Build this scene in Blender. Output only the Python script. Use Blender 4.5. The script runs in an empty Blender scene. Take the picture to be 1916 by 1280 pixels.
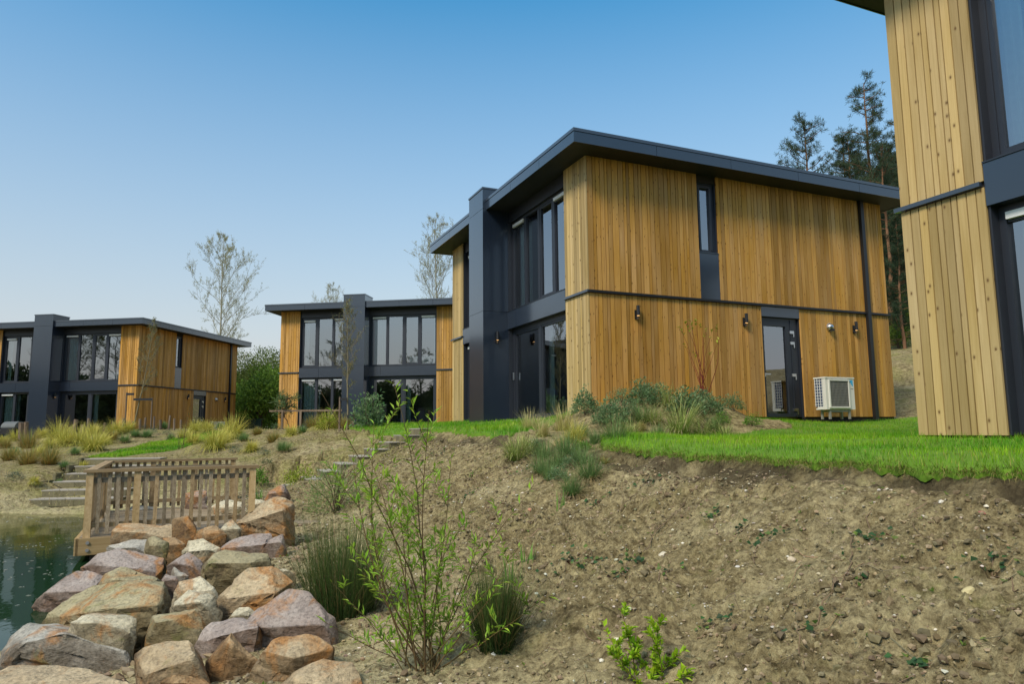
import bpy, bmesh, math, random
import numpy as np
from mathutils import Vector, Matrix

# ---------------------------------------------------------------- camera, sky, sun, exposure
SC = bpy.context.scene
COL = SC.collection
FPX, PITCH, ROLL = 1316.2, math.radians(7.158), math.radians(-0.5215)
cam_d = bpy.data.cameras.new('camera')
cam_d.sensor_width = 36.0
cam_d.sensor_fit = 'HORIZONTAL'
cam_d.lens = FPX / 1916.0 * 36.0
cam_d.clip_start = 0.05
cam_d.clip_end = 3000
cam = bpy.data.objects.new('camera', cam_d)
COL.objects.link(cam)
_R = Vector((1, 0, 0)); _F = Vector((0, math.cos(PITCH), math.sin(PITCH))); _U = Vector((0, -math.sin(PITCH), math.cos(PITCH)))
_r2 = math.cos(ROLL) * _R + math.sin(ROLL) * _U
_u2 = -math.sin(ROLL) * _R + math.cos(ROLL) * _U
cam.matrix_world = Matrix(((_r2.x, _u2.x, -_F.x, 0), (_r2.y, _u2.y, -_F.y, 0), (_r2.z, _u2.z, -_F.z, 0), (0, 0, 0, 1)))
SC.camera = cam

SUN_EL, SUN_AZ = math.radians(43), math.radians(-143)      # azimuth clockwise from +Y: the sun stands left and a little behind
world = bpy.data.worlds.new('World')
SC.world = world
world.use_nodes = True
nt = world.node_tree
nt.nodes.clear()
sky = nt.nodes.new('ShaderNodeTexSky')
sky.sky_type = 'NISHITA'
sky.sun_disc = False
sky.sun_elevation = SUN_EL
sky.sun_rotation = SUN_AZ % (2 * math.pi)
sky.air_density = 1.5
sky.dust_density = 0.5
sky.ozone_density = 3.0
hs = nt.nodes.new('ShaderNodeHueSaturation'); hs.inputs['Hue'].default_value = .489; hs.inputs['Saturation'].default_value = 1.42; hs.inputs['Value'].default_value = .97
nt.links.new(sky.outputs[0], hs.inputs['Color'])
# pale haze low in the sky, the same all the way round the horizon
tcw = nt.nodes.new('ShaderNodeTexCoord'); spw = nt.nodes.new('ShaderNodeSeparateXYZ')
nt.links.new(tcw.outputs['Generated'], spw.inputs[0])
hz = nt.nodes.new('ShaderNodeMapRange'); hz.inputs[1].default_value = 0.0; hz.inputs[2].default_value = .57; hz.inputs[3].default_value = .97; hz.inputs[4].default_value = 0.0
nt.links.new(spw.outputs['Z'], hz.inputs[0])
mxw = nt.nodes.new('ShaderNodeMix'); mxw.data_type = 'RGBA'; mxw.inputs[7].default_value = (3.2, 3.16, 3.48, 1)
nt.links.new(hz.outputs[0], mxw.inputs[0]); nt.links.new(hs.outputs[0], mxw.inputs[6])
# a veil of thin high cloud overhead, the one that softens the sun
vz = nt.nodes.new('ShaderNodeMapRange'); vz.interpolation_type = 'SMOOTHSTEP'; vz.inputs[1].default_value = .56; vz.inputs[2].default_value = .82; vz.inputs[3].default_value = 0.0; vz.inputs[4].default_value = 1.0
nt.links.new(spw.outputs['Z'], vz.inputs[0])
vn = nt.nodes.new('ShaderNodeTexNoise'); vn.inputs['Scale'].default_value = 2.6; vn.inputs['Detail'].default_value = 7; vn.inputs['Roughness'].default_value = .6
nt.links.new(tcw.outputs['Generated'], vn.inputs['Vector'])
vr = nt.nodes.new('ShaderNodeMapRange'); vr.inputs[1].default_value = .3; vr.inputs[2].default_value = .6; vr.inputs[3].default_value = .35; vr.inputs[4].default_value = 1.0
nt.links.new(vn.outputs[0], vr.inputs[0])
vm = nt.nodes.new('ShaderNodeMath'); vm.operation = 'MULTIPLY'; nt.links.new(vz.outputs[0], vm.inputs[0]); nt.links.new(vr.outputs[0], vm.inputs[1])
mxv = nt.nodes.new('ShaderNodeMix'); mxv.data_type = 'RGBA'; mxv.inputs[7].default_value = (4.9, 4.8, 4.6, 1)
nt.links.new(vm.outputs[0], mxv.inputs[0]); nt.links.new(mxw.outputs[2], mxv.inputs[6])
bg = nt.nodes.new('ShaderNodeBackground')
bg.inputs['Strength'].default_value = 0.15
wo = nt.nodes.new('ShaderNodeOutputWorld')
nt.links.new(mxv.outputs[2], bg.inputs[0])
nt.links.new(bg.outputs[0], wo.inputs[0])

sun_d = bpy.data.lights.new('sun', 'SUN')
sun_d.energy = 2.7
sun_d.angle = math.radians(16)
sun_d.color = (1.0, 0.9, 0.74)
sun = bpy.data.objects.new('sun', sun_d)
COL.objects.link(sun)
_sd = Vector((math.sin(SUN_AZ) * math.cos(SUN_EL), math.cos(SUN_AZ) * math.cos(SUN_EL), math.sin(SUN_EL)))
sun.rotation_euler = (-_sd).to_track_quat('-Z', 'Y').to_euler()

SC.view_settings.view_transform = 'Standard'
SC.view_settings.look = 'None'
SC.view_settings.exposure = 0.32
SC.view_settings.gamma = 1.0
SC.view_settings.use_curve_mapping = False
SC.cycles.max_bounces = 6
SC.cycles.diffuse_bounces = 3
SC.cycles.glossy_bounces = 3
SC.cycles.transmission_bounces = 4
SC.cycles.transparent_max_bounces = 12

# ---------------------------------------------------------------- helpers
rng = np.random.default_rng(7)
R = random.Random(11)
WATER = -1.48           # heights are metres relative to the eye

def ray(px, py):
    """direction (per metre of depth) of a point of the 1916 x 1280 photograph"""
    x, y = (px - 958) / FPX, (py - 640) / FPX
    c, s = math.cos(-ROLL), math.sin(-ROLL)
    x, y = x * c - y * s, x * s + y * c
    yc = -y
    d = math.cos(PITCH) - yc * math.sin(PITCH)
    return np.array([x / d, 1.0, (math.sin(PITCH) + yc * math.cos(PITCH)) / d])
def at(px, py, depth): return ray(px, py) * depth
def at_h(px, py, z):
    q = ray(px, py); return q * (z / q[2])

def _hash(ix, iy, seed):
    h = (ix.astype(np.int64) * 374761393 + iy.astype(np.int64) * 668265263 + seed * 1274126177) & 0x7fffffff
    h = ((h ^ (h >> 13)) * 1274126177) & 0x7fffffff
    return ((h ^ (h >> 16)) & 0xffff) / 65535.0
def vnoise(x, y, seed=0):
    x = np.asarray(x, float); y = np.asarray(y, float)
    ix, iy = np.floor(x), np.floor(y)
    fx, fy = x - ix, y - iy
    fx = fx * fx * fx * (fx * (fx * 6 - 15) + 10); fy = fy * fy * fy * (fy * (fy * 6 - 15) + 10)
    a = _hash(ix, iy, seed); b = _hash(ix + 1, iy, seed); c = _hash(ix, iy + 1, seed); d = _hash(ix + 1, iy + 1, seed)
    return (a + (b - a) * fx) * (1 - fy) + (c + (d - c) * fx) * fy - 0.5
def fbm(x, y, seed=0, octv=4, gain=0.5):
    t = 0; a = 1.0; k = 1.0
    for i in range(octv):
        ca, sa = math.cos(i * 1.1 + .4), math.sin(i * 1.1 + .4)
        t = t + a * vnoise((x * ca - y * sa) * k + 17.3 * i, (x * sa + y * ca) * k - 9.1 * i, seed + i)
        a *= gain; k *= 2.03
    return t

# ---------------------------------------------------------------- materials
def new_mat(name):
    m = bpy.data.materials.new(name); m.use_nodes = True
    n = m.node_tree.nodes; n.clear()
    o = n.new('ShaderNodeOutputMaterial')
    return m, n, m.node_tree.links, o
def principled(n, l, o, col=(.5, .5, .5), rough=.6, metal=0., spec=.5):
    p = n.new('ShaderNodeBsdfPrincipled')
    p.inputs['Base Color'].default_value = (*col, 1)
    p.inputs['Roughness'].default_value = rough
    p.inputs['Metallic'].default_value = metal
    p.inputs['Specular IOR Level'].default_value = spec
    l.new(p.outputs[0], o.inputs[0])
    return p
def simple_mat(name, col, rough=.6, metal=0., spec=.5, var=.12, scale=6., bump=0.):
    m, n, l, o = new_mat(name)
    p = principled(n, l, o, col, rough, metal, spec)
    g = n.new('ShaderNodeNewGeometry'); t = n.new('ShaderNodeTexNoise')
    t.inputs['Scale'].default_value = scale; t.inputs['Detail'].default_value = 5
    l.new(g.outputs['Position'], t.inputs['Vector'])
    mx = n.new('ShaderNodeMix'); mx.data_type = 'RGBA'
    mx.inputs[6].default_value = (*[c * (1 - var) for c in col], 1)
    mx.inputs[7].default_value = (*[min(1, c * (1 + var)) for c in col], 1)
    l.new(t.outputs[0], mx.inputs[0]); l.new(mx.outputs[2], p.inputs['Base Color'])
    if bump:
        b = n.new('ShaderNodeBump'); b.inputs['Strength'].default_value = bump; b.inputs['Distance'].default_value = .01
        l.new(t.outputs[0], b.inputs['Height']); l.new(b.outputs[0], p.inputs['Normal'])
    return m
def ramp(n, stops):
    r = n.new('ShaderNodeValToRGB'); e = r.color_ramp.elements
    while len(e) < len(stops): e.new(.5)
    for k, (pos, c) in enumerate(stops):
        e[k].position = pos; e[k].color = (*c, 1) if len(c) == 3 else c
    return r
def mapping(n, l, src, scale=(1, 1, 1), loc=None):
    mp = n.new('ShaderNodeMapping'); mp.inputs['Scale'].default_value = scale
    l.new(src, mp.inputs['Vector'])
    return mp

def wood_mat(name, c_dark, c_mid, c_light, knots=True, rough=.7, grey=0.0, attr=False, along='Z', bumpk=.25):
    """boards with long grain, knots and a colour of their own per board"""
    m, n, l, o = new_mat(name)
    p = principled(n, l, o, c_mid, rough, 0, .3)
    g = n.new('ShaderNodeNewGeometry')
    if attr:
        at_ = n.new('ShaderNodeAttribute'); at_.attribute_name = 'Rnd'; rnd = at_.outputs['Fac']
    else:
        oi = n.new('ShaderNodeObjectInfo'); rnd = oi.outputs['Random']
    # offset the grain per board
    mu = n.new('ShaderNodeMath'); mu.operation = 'MULTIPLY'; mu.inputs[1].default_value = 37.0; l.new(rnd, mu.inputs[0])
    cb = n.new('ShaderNodeCombineXYZ'); l.new(mu.outputs[0], cb.inputs[0]); l.new(mu.outputs[0], cb.inputs[1]); l.new(mu.outputs[0], cb.inputs[2])
    if along == 'Z':
        src = g.outputs['Position']; sg = (26, 26, 1.1); sk = (8, 8, 3.2)
    else:
        tc = n.new('ShaderNodeTexCoord'); src = tc.outputs['Generated']; sg = (1.2, 9, 9); sk = (2, 3, 3)
    ad = n.new('ShaderNodeVectorMath'); ad.operation = 'ADD'; l.new(src, ad.inputs[0]); l.new(cb.outputs[0], ad.inputs[1])
    m1 = mapping(n, l, ad.outputs[0], sg)
    t1 = n.new('ShaderNodeTexNoise'); t1.inputs['Scale'].default_value = 1.6; t1.inputs['Detail'].default_value = 6; t1.inputs['Roughness'].default_value = .65
    t1.inputs['Distortion'].default_value = .6
    l.new(m1.outputs[0], t1.inputs['Vector'])
    r1 = ramp(n, [(.25, c_dark), (.5, c_mid), (.78, c_light)]); l.new(t1.outputs[0], r1.inputs[0])
    # tone of each board
    t2 = n.new('ShaderNodeTexNoise'); t2.inputs['Scale'].default_value = 1.3; t2.inputs['Detail'].default_value = 2
    m2 = mapping(n, l, ad.outputs[0], (1, 1, .45)); l.new(m2.outputs[0], t2.inputs['Vector'])
    a2 = n.new('ShaderNodeMath'); a2.operation = 'ADD'; l.new(rnd, a2.inputs[0]); l.new(t2.outputs[0], a2.inputs[1])
    mr = n.new('ShaderNodeMapRange'); mr.inputs[1].default_value = .3; mr.inputs[2].default_value = 1.6; mr.inputs[3].default_value = .62; mr.inputs[4].default_value = 1.32
    l.new(a2.outputs[0], mr.inputs[0])
    hs = n.new('ShaderNodeHueSaturation'); l.new(r1.outputs[0], hs.inputs['Color']); l.new(mr.outputs[0], hs.inputs['Value'])
    mr2 = n.new('ShaderNodeMapRange'); mr2.inputs[3].default_value = 1.12; mr2.inputs[4].default_value = .78
    l.new(t2.outputs[0], mr2.inputs[0]); l.new(mr2.outputs[0], hs.inputs['Saturation'])
    out = hs.outputs[0]
    if knots:
        # knots: a flat Voronoi pattern on the face of the boards, a third of its cells carry one
        dt = n.new('ShaderNodeVectorMath'); dt.operation = 'DOT_PRODUCT'; dt.inputs[1].default_value = (1., 1.3, 0) if along == 'Z' else (0, 1., .6)
        l.new(ad.outputs[0], dt.inputs[0])
        sz = n.new('ShaderNodeSeparateXYZ'); l.new(ad.outputs[0], sz.inputs[0])
        c2 = n.new('ShaderNodeCombineXYZ'); l.new(dt.outputs['Value'], c2.inputs[0]); l.new(sz.outputs['Z' if along == 'Z' else 'X'], c2.inputs[1])
        m3 = mapping(n, l, c2.outputs[0], (9.5, 4.6, 1) if along == 'Z' else (2, 7, 1))
        v = n.new('ShaderNodeTexVoronoi'); v.voronoi_dimensions = '2D'; v.inputs['Scale'].default_value = 1.0; v.inputs['Randomness'].default_value = 1.0
        l.new(m3.outputs[0], v.inputs['Vector'])
        rk = ramp(n, [(.0, (1, 1, 1)), (.05, (.85, .85, .85)), (.09, (.3, .3, .3)), (.17, (0, 0, 0))]); l.new(v.outputs['Distance'], rk.inputs[0])
        sc_ = n.new('ShaderNodeSeparateColor'); l.new(v.outputs['Color'], sc_.inputs[0])
        lt = n.new('ShaderNodeMath'); lt.operation = 'LESS_THAN'; lt.inputs[1].default_value = .3; l.new(sc_.outputs[0], lt.inputs[0])
        mk_ = n.new('ShaderNodeMath'); mk_.operation = 'MULTIPLY'; l.new(rk.outputs[0], mk_.inputs[0]); l.new(lt.outputs[0], mk_.inputs[1])
        mk = n.new('ShaderNodeMix'); mk.data_type = 'RGBA'; mk.inputs[7].default_value = (c_dark[0] * .3, c_dark[1] * .22, c_dark[2] * .2, 1)
        l.new(mk_.outputs[0], mk.inputs[0]); l.new(out, mk.inputs[6]); out = mk.outputs[2]
    l.new(out, p.inputs['Base Color'])
    b = n.new('ShaderNodeBump'); b.inputs['Strength'].default_value = bumpk; b.inputs['Distance'].default_value = .004
    l.new(t1.outputs[0], b.inputs['Height']); l.new(b.outputs[0], p.inputs['Normal'])
    return m

def foliage_mat(name, trans=.35, rough=.55):
    m, n, l, o = new_mat(name)
    a = n.new('ShaderNodeAttribute'); a.attribute_name = 'Col'
    p = n.new('ShaderNodeBsdfPrincipled'); p.inputs['Roughness'].default_value = rough; p.inputs['Specular IOR Level'].default_value = .3
    t = n.new('ShaderNodeBsdfTranslucent')
    l.new(a.outputs['Color'], p.inputs['Base Color']); l.new(a.outputs['Color'], t.inputs['Color'])
    mx = n.new('ShaderNodeMixShader'); mx.inputs[0].default_value = trans
    l.new(p.outputs[0], mx.inputs[1]); l.new(t.outputs[0], mx.inputs[2]); l.new(mx.outputs[0], o.inputs[0])
    return m

def glass_mat(name, base=.3, tint=(.72, .8, .78)):
    m, n, l, o = new_mat(name)
    fr = n.new('ShaderNodeFresnel'); fr.inputs['IOR'].default_value = 1.5
    mr = n.new('ShaderNodeMapRange'); mr.inputs[1].default_value = 0.; mr.inputs[2].default_value = 1.; mr.inputs[3].default_value = base; mr.inputs[4].default_value = 1.
    l.new(fr.outputs[0], mr.inputs[0])
    tr = n.new('ShaderNodeBsdfTransparent'); tr.inputs[0].default_value = (*tint, 1)
    gl = n.new('ShaderNodeBsdfGlossy'); gl.inputs['Roughness'].default_value = .0; gl.inputs['Color'].default_value = (.92, .95, 1, 1)
    g = n.new('ShaderNodeNewGeometry'); t = n.new('ShaderNodeTexNoise'); t.inputs['Scale'].default_value = 1.1; t.inputs['Detail'].default_value = 1
    l.new(g.outputs['Position'], t.inputs['Vector'])
    b = n.new('ShaderNodeBump'); b.inputs['Strength'].default_value = .12; b.inputs['Distance'].default_value = .012
    l.new(t.outputs[0], b.inputs['Height']); l.new(b.outputs[0], gl.inputs['Normal'])
    mx = n.new('ShaderNodeMixShader'); l.new(mr.outputs[0], mx.inputs[0]); l.new(tr.outputs[0], mx.inputs[1]); l.new(gl.outputs[0], mx.inputs[2])
    l.new(mx.outputs[0], o.inputs[0])
    return m

M = {}
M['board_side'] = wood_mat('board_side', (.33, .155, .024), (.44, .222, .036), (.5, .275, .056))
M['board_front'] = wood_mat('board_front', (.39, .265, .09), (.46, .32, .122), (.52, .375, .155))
M['board_side_joined'] = wood_mat('board_side_joined', (.33, .155, .024), (.44, .222, .036), (.5, .275, .056), attr=True)
M['board_front_joined'] = wood_mat('board_front_joined', (.39, .265, .09), (.46, .32, .122), (.52, .375, .155), attr=True)
M['jetty_wood'] = wood_mat('jetty_wood', (.16, .1, .042), (.33, .225, .105), (.46, .34, .185), along='O')
M['jetty_grey'] = wood_mat('jetty_grey', (.12, .085, .045), (.28, .215, .13), (.43, .355, .245), along='O')
M['jetty_new'] = wood_mat('jetty_new', (.3, .18, .06), (.46, .31, .13), (.56, .4, .2), along='O')
M['step_wood'] = wood_mat('step_wood', (.07, .062, .03), (.15, .13, .068), (.25, .22, .13), along='O')
M['step_top'] = simple_mat('step_top', (.34, .31, .26), .85, var=.3, scale=9, bump=.3)
M['post_wood'] = wood_mat('post_wood', (.07, .05, .035), (.15, .105, .07), (.27, .2, .135))
M['metal'] = simple_mat('metal', (.011, .019, .035), .3, 0., .5, var=.06, scale=1.2)
M['metal_cap'] = simple_mat('metal_cap', (.024, .033, .05), .38, 0., .5, var=.06, scale=1.2)
for _k in ('metal', 'metal_cap'):
    _p = [q for q in M[_k].node_tree.nodes if q.type == 'BSDF_PRINCIPLED'][0]; _p.inputs['Coat Weight'].default_value = 1.0; _p.inputs['Coat Roughness'].default_value = .14; _p.inputs['Coat IOR'].default_value = 1.55
M['frame'] = simple_mat('frame', (.02, .024, .034), .4, 0., .5, var=.05)
M['black'] = simple_mat('black', (.012, .012, .014), .45, var=.1)
M['soffit'] = simple_mat('soffit', (.012, .013, .015), .6, var=.05)
M['backing'] = simple_mat('backing', (.02, .016, .012), .9, var=.1)
M['inner'] = simple_mat('inner', (.42, .41, .38), .9, var=.05)
M['inner_floor'] = simple_mat('inner_floor', (.22, .16, .1), .6, var=.1)
M['curtain'] = simple_mat('curtain', (.5, .58, .55), .9, var=.15, scale=14)
M['white'] = simple_mat('white', (.75, .75, .73), .5, var=.04)
M['steel'] = simple_mat('steel', (.6, .6, .6), .28, 1., .5, var=.05)
M['glass'] = glass_mat('glass')
M['unit_white'] = simple_mat('unit_white', (.66, .65, .6), .45, var=.05)
M['unit_dark'] = simple_mat('unit_dark', (.1, .11, .11), .6, var=.1)
M['unit_fin'] = simple_mat('unit_fin', (.05, .07, .13), .4, var=.2, scale=30)
M['logo_blue'] = simple_mat('logo_blue', (.05, .38, .68), .5, var=.02)
M['galv'] = simple_mat('galv', (.3, .29, .27), .55, .3, var=.1)
M['leaf'] = foliage_mat('leaf')
M['blade'] = foliage_mat('blade', .3, .6)
M['needle'] = foliage_mat('needle', .15, .6)
M['bark'] = foliage_mat('bark', 0.0, .9)
M['green_metal'] = simple_mat('green_metal', (.02, .06, .05), .5, var=.1)
m, n, l, o = new_mat('lamp_glow')
e = n.new('ShaderNodeEmission'); e.inputs[0].default_value = (1, .55, .2, 1); e.inputs[1].default_value = 1.6
l.new(e.outputs[0], o.inputs[0]); M['lamp_glow'] = m

# ---------------------------------------------------------------- object helpers
def link(o, parent=None):
    COL.objects.link(o)
    if parent is not None: o.parent = parent
    return o
def tag(o, label=None, cat=None, group=None, kind=None):
    if label: o['label'] = label
    if cat: o['category'] = cat
    if group: o['group'] = group
    if kind: o['kind'] = kind
    return o
def empty(name, loc=(0, 0, 0), rz=0.0, parent=None):
    o = bpy.data.objects.new(name, None); o.location = loc; o.rotation_euler = (0, 0, rz); o.empty_display_size = .2
    return link(o, parent)
def mesh_obj(name, verts, faces, mat, parent=None, smooth=False):
    me = bpy.data.meshes.new(name)
    me.from_pydata([tuple(v) for v in verts], [], faces)
    me.materials.append(mat)
    if smooth: me.shade_smooth()
    me.update()
    return link(bpy.data.objects.new(name, me), parent)

_cube_cache = {}
def cube_mesh(mat, bev=0.0):
    """unit box shared by alike pieces (12 triangles)"""
    k = mat.name
    if k not in _cube_cache:
        me = bpy.data.meshes.new('box_' + k)
        v = [(x, y, z) for z in (-.5, .5) for y in (-.5, .5) for x in (-.5, .5)]
        f = [(0, 2, 3, 1), (4, 5, 7, 6), (0, 1, 5, 4), (2, 6, 7, 3), (0, 4, 6, 2), (1, 3, 7, 5)]
        me.from_pydata(v, [], f); me.materials.append(mat); me.update()
        _cube_cache[k] = me
    return _cube_cache[k]
def box(name, x0, x1, y0, y1, z0, z1, mat, parent=None, rot=None):
    """a box as an object that shares the unit box mesh; its own scale carries the size"""
    o = bpy.data.objects.new(name, cube_mesh(mat))
    if parent is not None and parent.type == 'MESH' and tuple(parent.scale) != (1, 1, 1):
        raise ValueError('scaled parent ' + parent.name)
    o.location = ((x0 + x1) / 2, (y0 + y1) / 2, (z0 + z1) / 2)
    o.scale = (abs(x1 - x0), abs(y1 - y0), abs(z1 - z0))
    if rot is not None: o.rotation_euler = rot
    return link(o, parent)
def box_verts(x0, x1, y0, y1, z0, z1):
    return [(x, y, z) for z in (z0, z1) for y in (y0, y1) for x in (x0, x1)]
BOXF = [(0, 2, 3, 1), (4, 5, 7, 6), (0, 1, 5, 4), (2, 6, 7, 3), (0, 4, 6, 2), (1, 3, 7, 5)]
def boxes(name, lst, mat, parent=None, rnd=None):
    """several boxes as ONE mesh (one part), optional value per box in the attribute Rnd"""
    V, F, A = [], [], []
    for k, b in enumerate(lst):
        s = len(V); V += box_verts(*b); F += [tuple(i + s for i in f) for f in BOXF]
        if rnd is not None: A += [rnd[k]] * 8
    o = mesh_obj(name, V, F, mat, parent)
    if rnd is not None:
        a = o.data.attributes.new('Rnd', 'FLOAT', 'POINT'); a.data.foreach_set('value', np.array(A, np.float32))
    return o

class MB:
    """collects coloured geometry for one mesh"""
    def __init__(s): s.V, s.F, s.C, s.n = [], [], [], 0
    def add(s, verts, faces, cols):
        verts = np.asarray(verts, float).reshape(-1, 3)
        cols = np.broadcast_to(np.asarray(cols, float), (len(verts), 3))
        s.V.append(verts); s.C.append(cols); s.F += [tuple(int(i) + s.n for i in f) for f in faces]; s.n += len(verts)
    def tube(s, path, radii, sides=5, col=(.1, .08, .05), cap=False):
        path = np.asarray(path, float); k = len(path)
        radii = np.broadcast_to(np.asarray(radii, float), (k,))
        V = []
        t = np.gradient(path, axis=0); t /= np.linalg.norm(t, axis=1)[:, None] + 1e-9
        ref = np.array([0, 0, 1.]) if abs(t[0][2]) < .9 else np.array([1., 0, 0])
        for i in range(k):
            a = np.cross(t[i], ref); a /= np.linalg.norm(a) + 1e-9; b = np.cross(t[i], a)
            for j in range(sides):
                w = 2 * math.pi * j / sides
                V.append(path[i] + radii[i] * (math.cos(w) * a + math.sin(w) * b))
        F = [(i * sides + j, i * sides + (j + 1) % sides, (i + 1) * sides + (j + 1) % sides, (i + 1) * sides + j) for i in range(k - 1) for j in range(sides)]
        if cap: F.append(tuple(range((k - 1) * sides, k * sides)))
        s.add(V, F, col)
    def leaves(s, P, D, N, L, W, col, fold=.25):
        """diamond leaves: base, left, tip, right"""
        P = np.asarray(P, float); n = len(P)
        if n == 0: return
        D = np.asarray(D, float); D = D / (np.linalg.norm(D, axis=1)[:, None] + 1e-9)
        S = np.cross(D, N); S /= np.linalg.norm(S, axis=1)[:, None] + 1e-9
        U = np.cross(S, D)
        L = np.broadcast_to(L, (n,))[:, None]; W = np.broadcast_to(W, (n,))[:, None]
        mid = P + D * L * .45
        v = np.stack([P, mid - S * W / 2 + U * W * fold, P + D * L - U * L * .1, mid + S * W / 2 + U * W * fold], 1)
        f = np.arange(n * 4).reshape(n, 4)
        faces = np.concatenate([f[:, [0, 1, 2]], f[:, [0, 2, 3]]])
        s.add(v.reshape(-1, 3), faces, np.repeat(np.broadcast_to(col, (n, 3)), 4, axis=0))
    def blades(s, P, az, lean, L, W, col, tipcol=None, seg=3, droop=.6):
        """arching grass blades from points P"""
        P = np.asarray(P, float); n = len(P)
        az, lean, L, W = [np.broadcast_to(q, (n,)) for q in (az, lean, L, W)]
        dirh = np.stack([np.cos(az), np.sin(az), np.zeros(n)], 1); side = np.stack([-np.sin(az), np.cos(az), np.zeros(n)], 1)
        col = np.broadcast_to(col, (n, 3)); tipcol = col if tipcol is None else np.broadcast_to(tipcol, (n, 3))
        rows, cols = [], []
        pos = P.copy(); ang = lean.copy()
        for i in range(seg + 1):
            t = i / seg
            w = (W * (1 - t ** 1.5) * .5)[:, None]
            c = col * (1 - t) + tipcol * t
            if i < seg: rows += [pos - side * w, pos + side * w]; cols += [c, c]
            else: rows.append(pos); cols.append(c)
            st = (L / seg)[:, None]
            pos = pos + st * (dirh * np.sin(ang)[:, None] + np.array([0, 0, 1.]) * np.cos(ang)[:, None])
            ang = ang + droop * (.25 + lean) * 1.3 / seg * (1 + t)
        k = 2 * seg + 1
        v = np.stack(rows, 1); c = np.stack(cols, 1)
        base = np.arange(n)[:, None] * k
        F = []
        for i in range(seg - 1): F.append(base + np.array([[2 * i, 2 * i + 1, 2 * i + 3, 2 * i + 2]]))
        tri = base + np.array([[2 * seg - 2, 2 * seg - 1, 2 * seg]])
        faces = [tuple(q) for a in F for q in a.tolist()] + [tuple(q) for q in tri.tolist()]
        s.add(v.reshape(-1, 3), faces, c.reshape(-1, 3))
    def mesh(s, name, mat, smooth=True):
        me = bpy.data.meshes.new(name)
        V = np.concatenate(s.V); C = np.concatenate(s.C)
        me.from_pydata(V.tolist(), [], s.F)
        a = me.color_attributes.new('Col', 'FLOAT_COLOR', 'POINT')
        a.data.foreach_set('color', np.concatenate([np.clip(C, 0, 1), np.ones((len(C), 1))], 1).astype(np.float32).ravel())
        me.materials.append(mat)
        if smooth: me.shade_smooth()
        me.update()
        return me
    def build(s, name, mat, parent=None, loc=None, smooth=True):
        o = bpy.data.objects.new(name, s.mesh(name, mat, smooth))
        if loc is not None: o.location = loc
        return link(o, parent)
def jit(col, n, v=.25, r=None):
    r = r or rng
    c = np.asarray(col)[None, :] * (1 + v * (r.random((n, 1)) * 2 - 1)) * (1 + v * .35 * (r.random((n, 3)) * 2 - 1))
    return np.clip(c, 0.002, .95)
# ---------------------------------------------------------------- terrain
YAW = math.radians(-66.5)
CU = np.array([-math.cos(YAW), -math.sin(YAW)])        # along the bank crest, away from the eye
CN = np.array([math.sin(YAW), -math.cos(YAW)])         # down the bank, to the pond
CB = np.array([4.18, 7.32]) + 2.4 * CN                 # crest in front of the nearest house
def crest_z(s): return float(np.interp(s, [-12, -2.4, 0, 1, 2.5, 5, 8.4, 10.8], [-.30, -.26, -.25, -.23, -.18, -.10, .0, .05]))
HOUSES = {'A': (-16.719, 31.274, -.27, -.158), 'B': (-2.272, 29.294, .131, -.151), 'C': (1.457, 13.142, .2, -1.156), 'D': (7.304, .018, -.119, -1.166)}
W_, L_ = 7.939, 8.128
CP = []
def cp(x, y, z): CP.append((x, y, z))
for s in np.arange(-9, 11.0, 1.1):
    z0 = crest_z(s)
    prof = [(-1.1, z0 + .05), (0, z0), (.32, z0 - .15), (.9, z0 - .41), (1.7, z0 - .69), (2.5, z0 - .9), (3.2, z0 - 1.02)]
    if s < 5: prof += [(3.9, -1.27)]
    else: prof += [(3.9, -1.18)]
    for of, z in prof:
        if s > 9.5 and of > 1.5: continue
        q = CB + s * CU + of * CN; cp(q[0], q[1], z)
for k in 'ABCD':                                        # the pads the houses stand on
    x, y, z, a = HOUSES[k]
    for u in (0, .5, 1):
        for v in (-.08, .5, 1.05):
            lx, ly = -u * W_, v * L_
            cp(x + lx * math.cos(a) - ly * math.sin(a), y + lx * math.sin(a) + ly * math.cos(a), z - .02)
for px, py, dd in ((0, 905, 14.6), (60, 880, 16), (0, 850, 20), (200, 857, 18), (330, 845, 19.5), (400, 817, 24), (480, 835, 18.5), (560, 860, 15.6), (420, 905, 14.5),
                   (300, 872, 16), (500, 900, 14.7), (0, 829, 26), (150, 836, 22.5), (60, 834, 24), (300, 803, 25.5), (265, 805, 25.3), (230, 809, 25), (190, 814, 25), (150, 817, 24.8), (100, 821, 24.8), (50, 825, 25.2), (335, 807, 25.3), (375, 808, 26), (412, 804, 27), (440, 808, 27), (330, 818, 24), (280, 818, 23.8), (660, 802, 18.6), (530, 806, 21.5), (455, 813, 23.5), (600, 830, 17),
                   (700, 838, 15.6), (640, 868, 15.2), (560, 925, 13.6), (-200, 860, 20), (-150, 905, 15), (-200, 830, 28)):
    cp(*at(px, py, dd))
for q in ((-3.1, 4.0), (-3.55, 5.2), (-4.05, 6.8), (-4.6, 8.3), (-5.0, 10.0), (-5.7, 11.8), (-7.0, 12.9), (-8.4, 13.4), (-10, 13.7), (-13, 14.3), (-18, 15.5), (-26, 14), (-33, 6), (-34, -8), (-28, -20),
          (-16, -26), (-6, -24), (-2.6, -14), (-2.2, -6), (-2.6, 0), (-2.8, 2.2)): cp(q[0], q[1], WATER)
for q in ((-2.0, 3.2), (-2.5, 5.0), (-3.0, 6.7), (-3.5, 8.2), (-3.9, 9.6)): cp(q[0], q[1], -1.52)
for q in ((-1.35, 4.2), (-1.6, 5.2), (-2.0, 6.6), (-2.5, 8.2), (-3.0, 9.8)): cp(q[0], q[1], -1.3)
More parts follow.
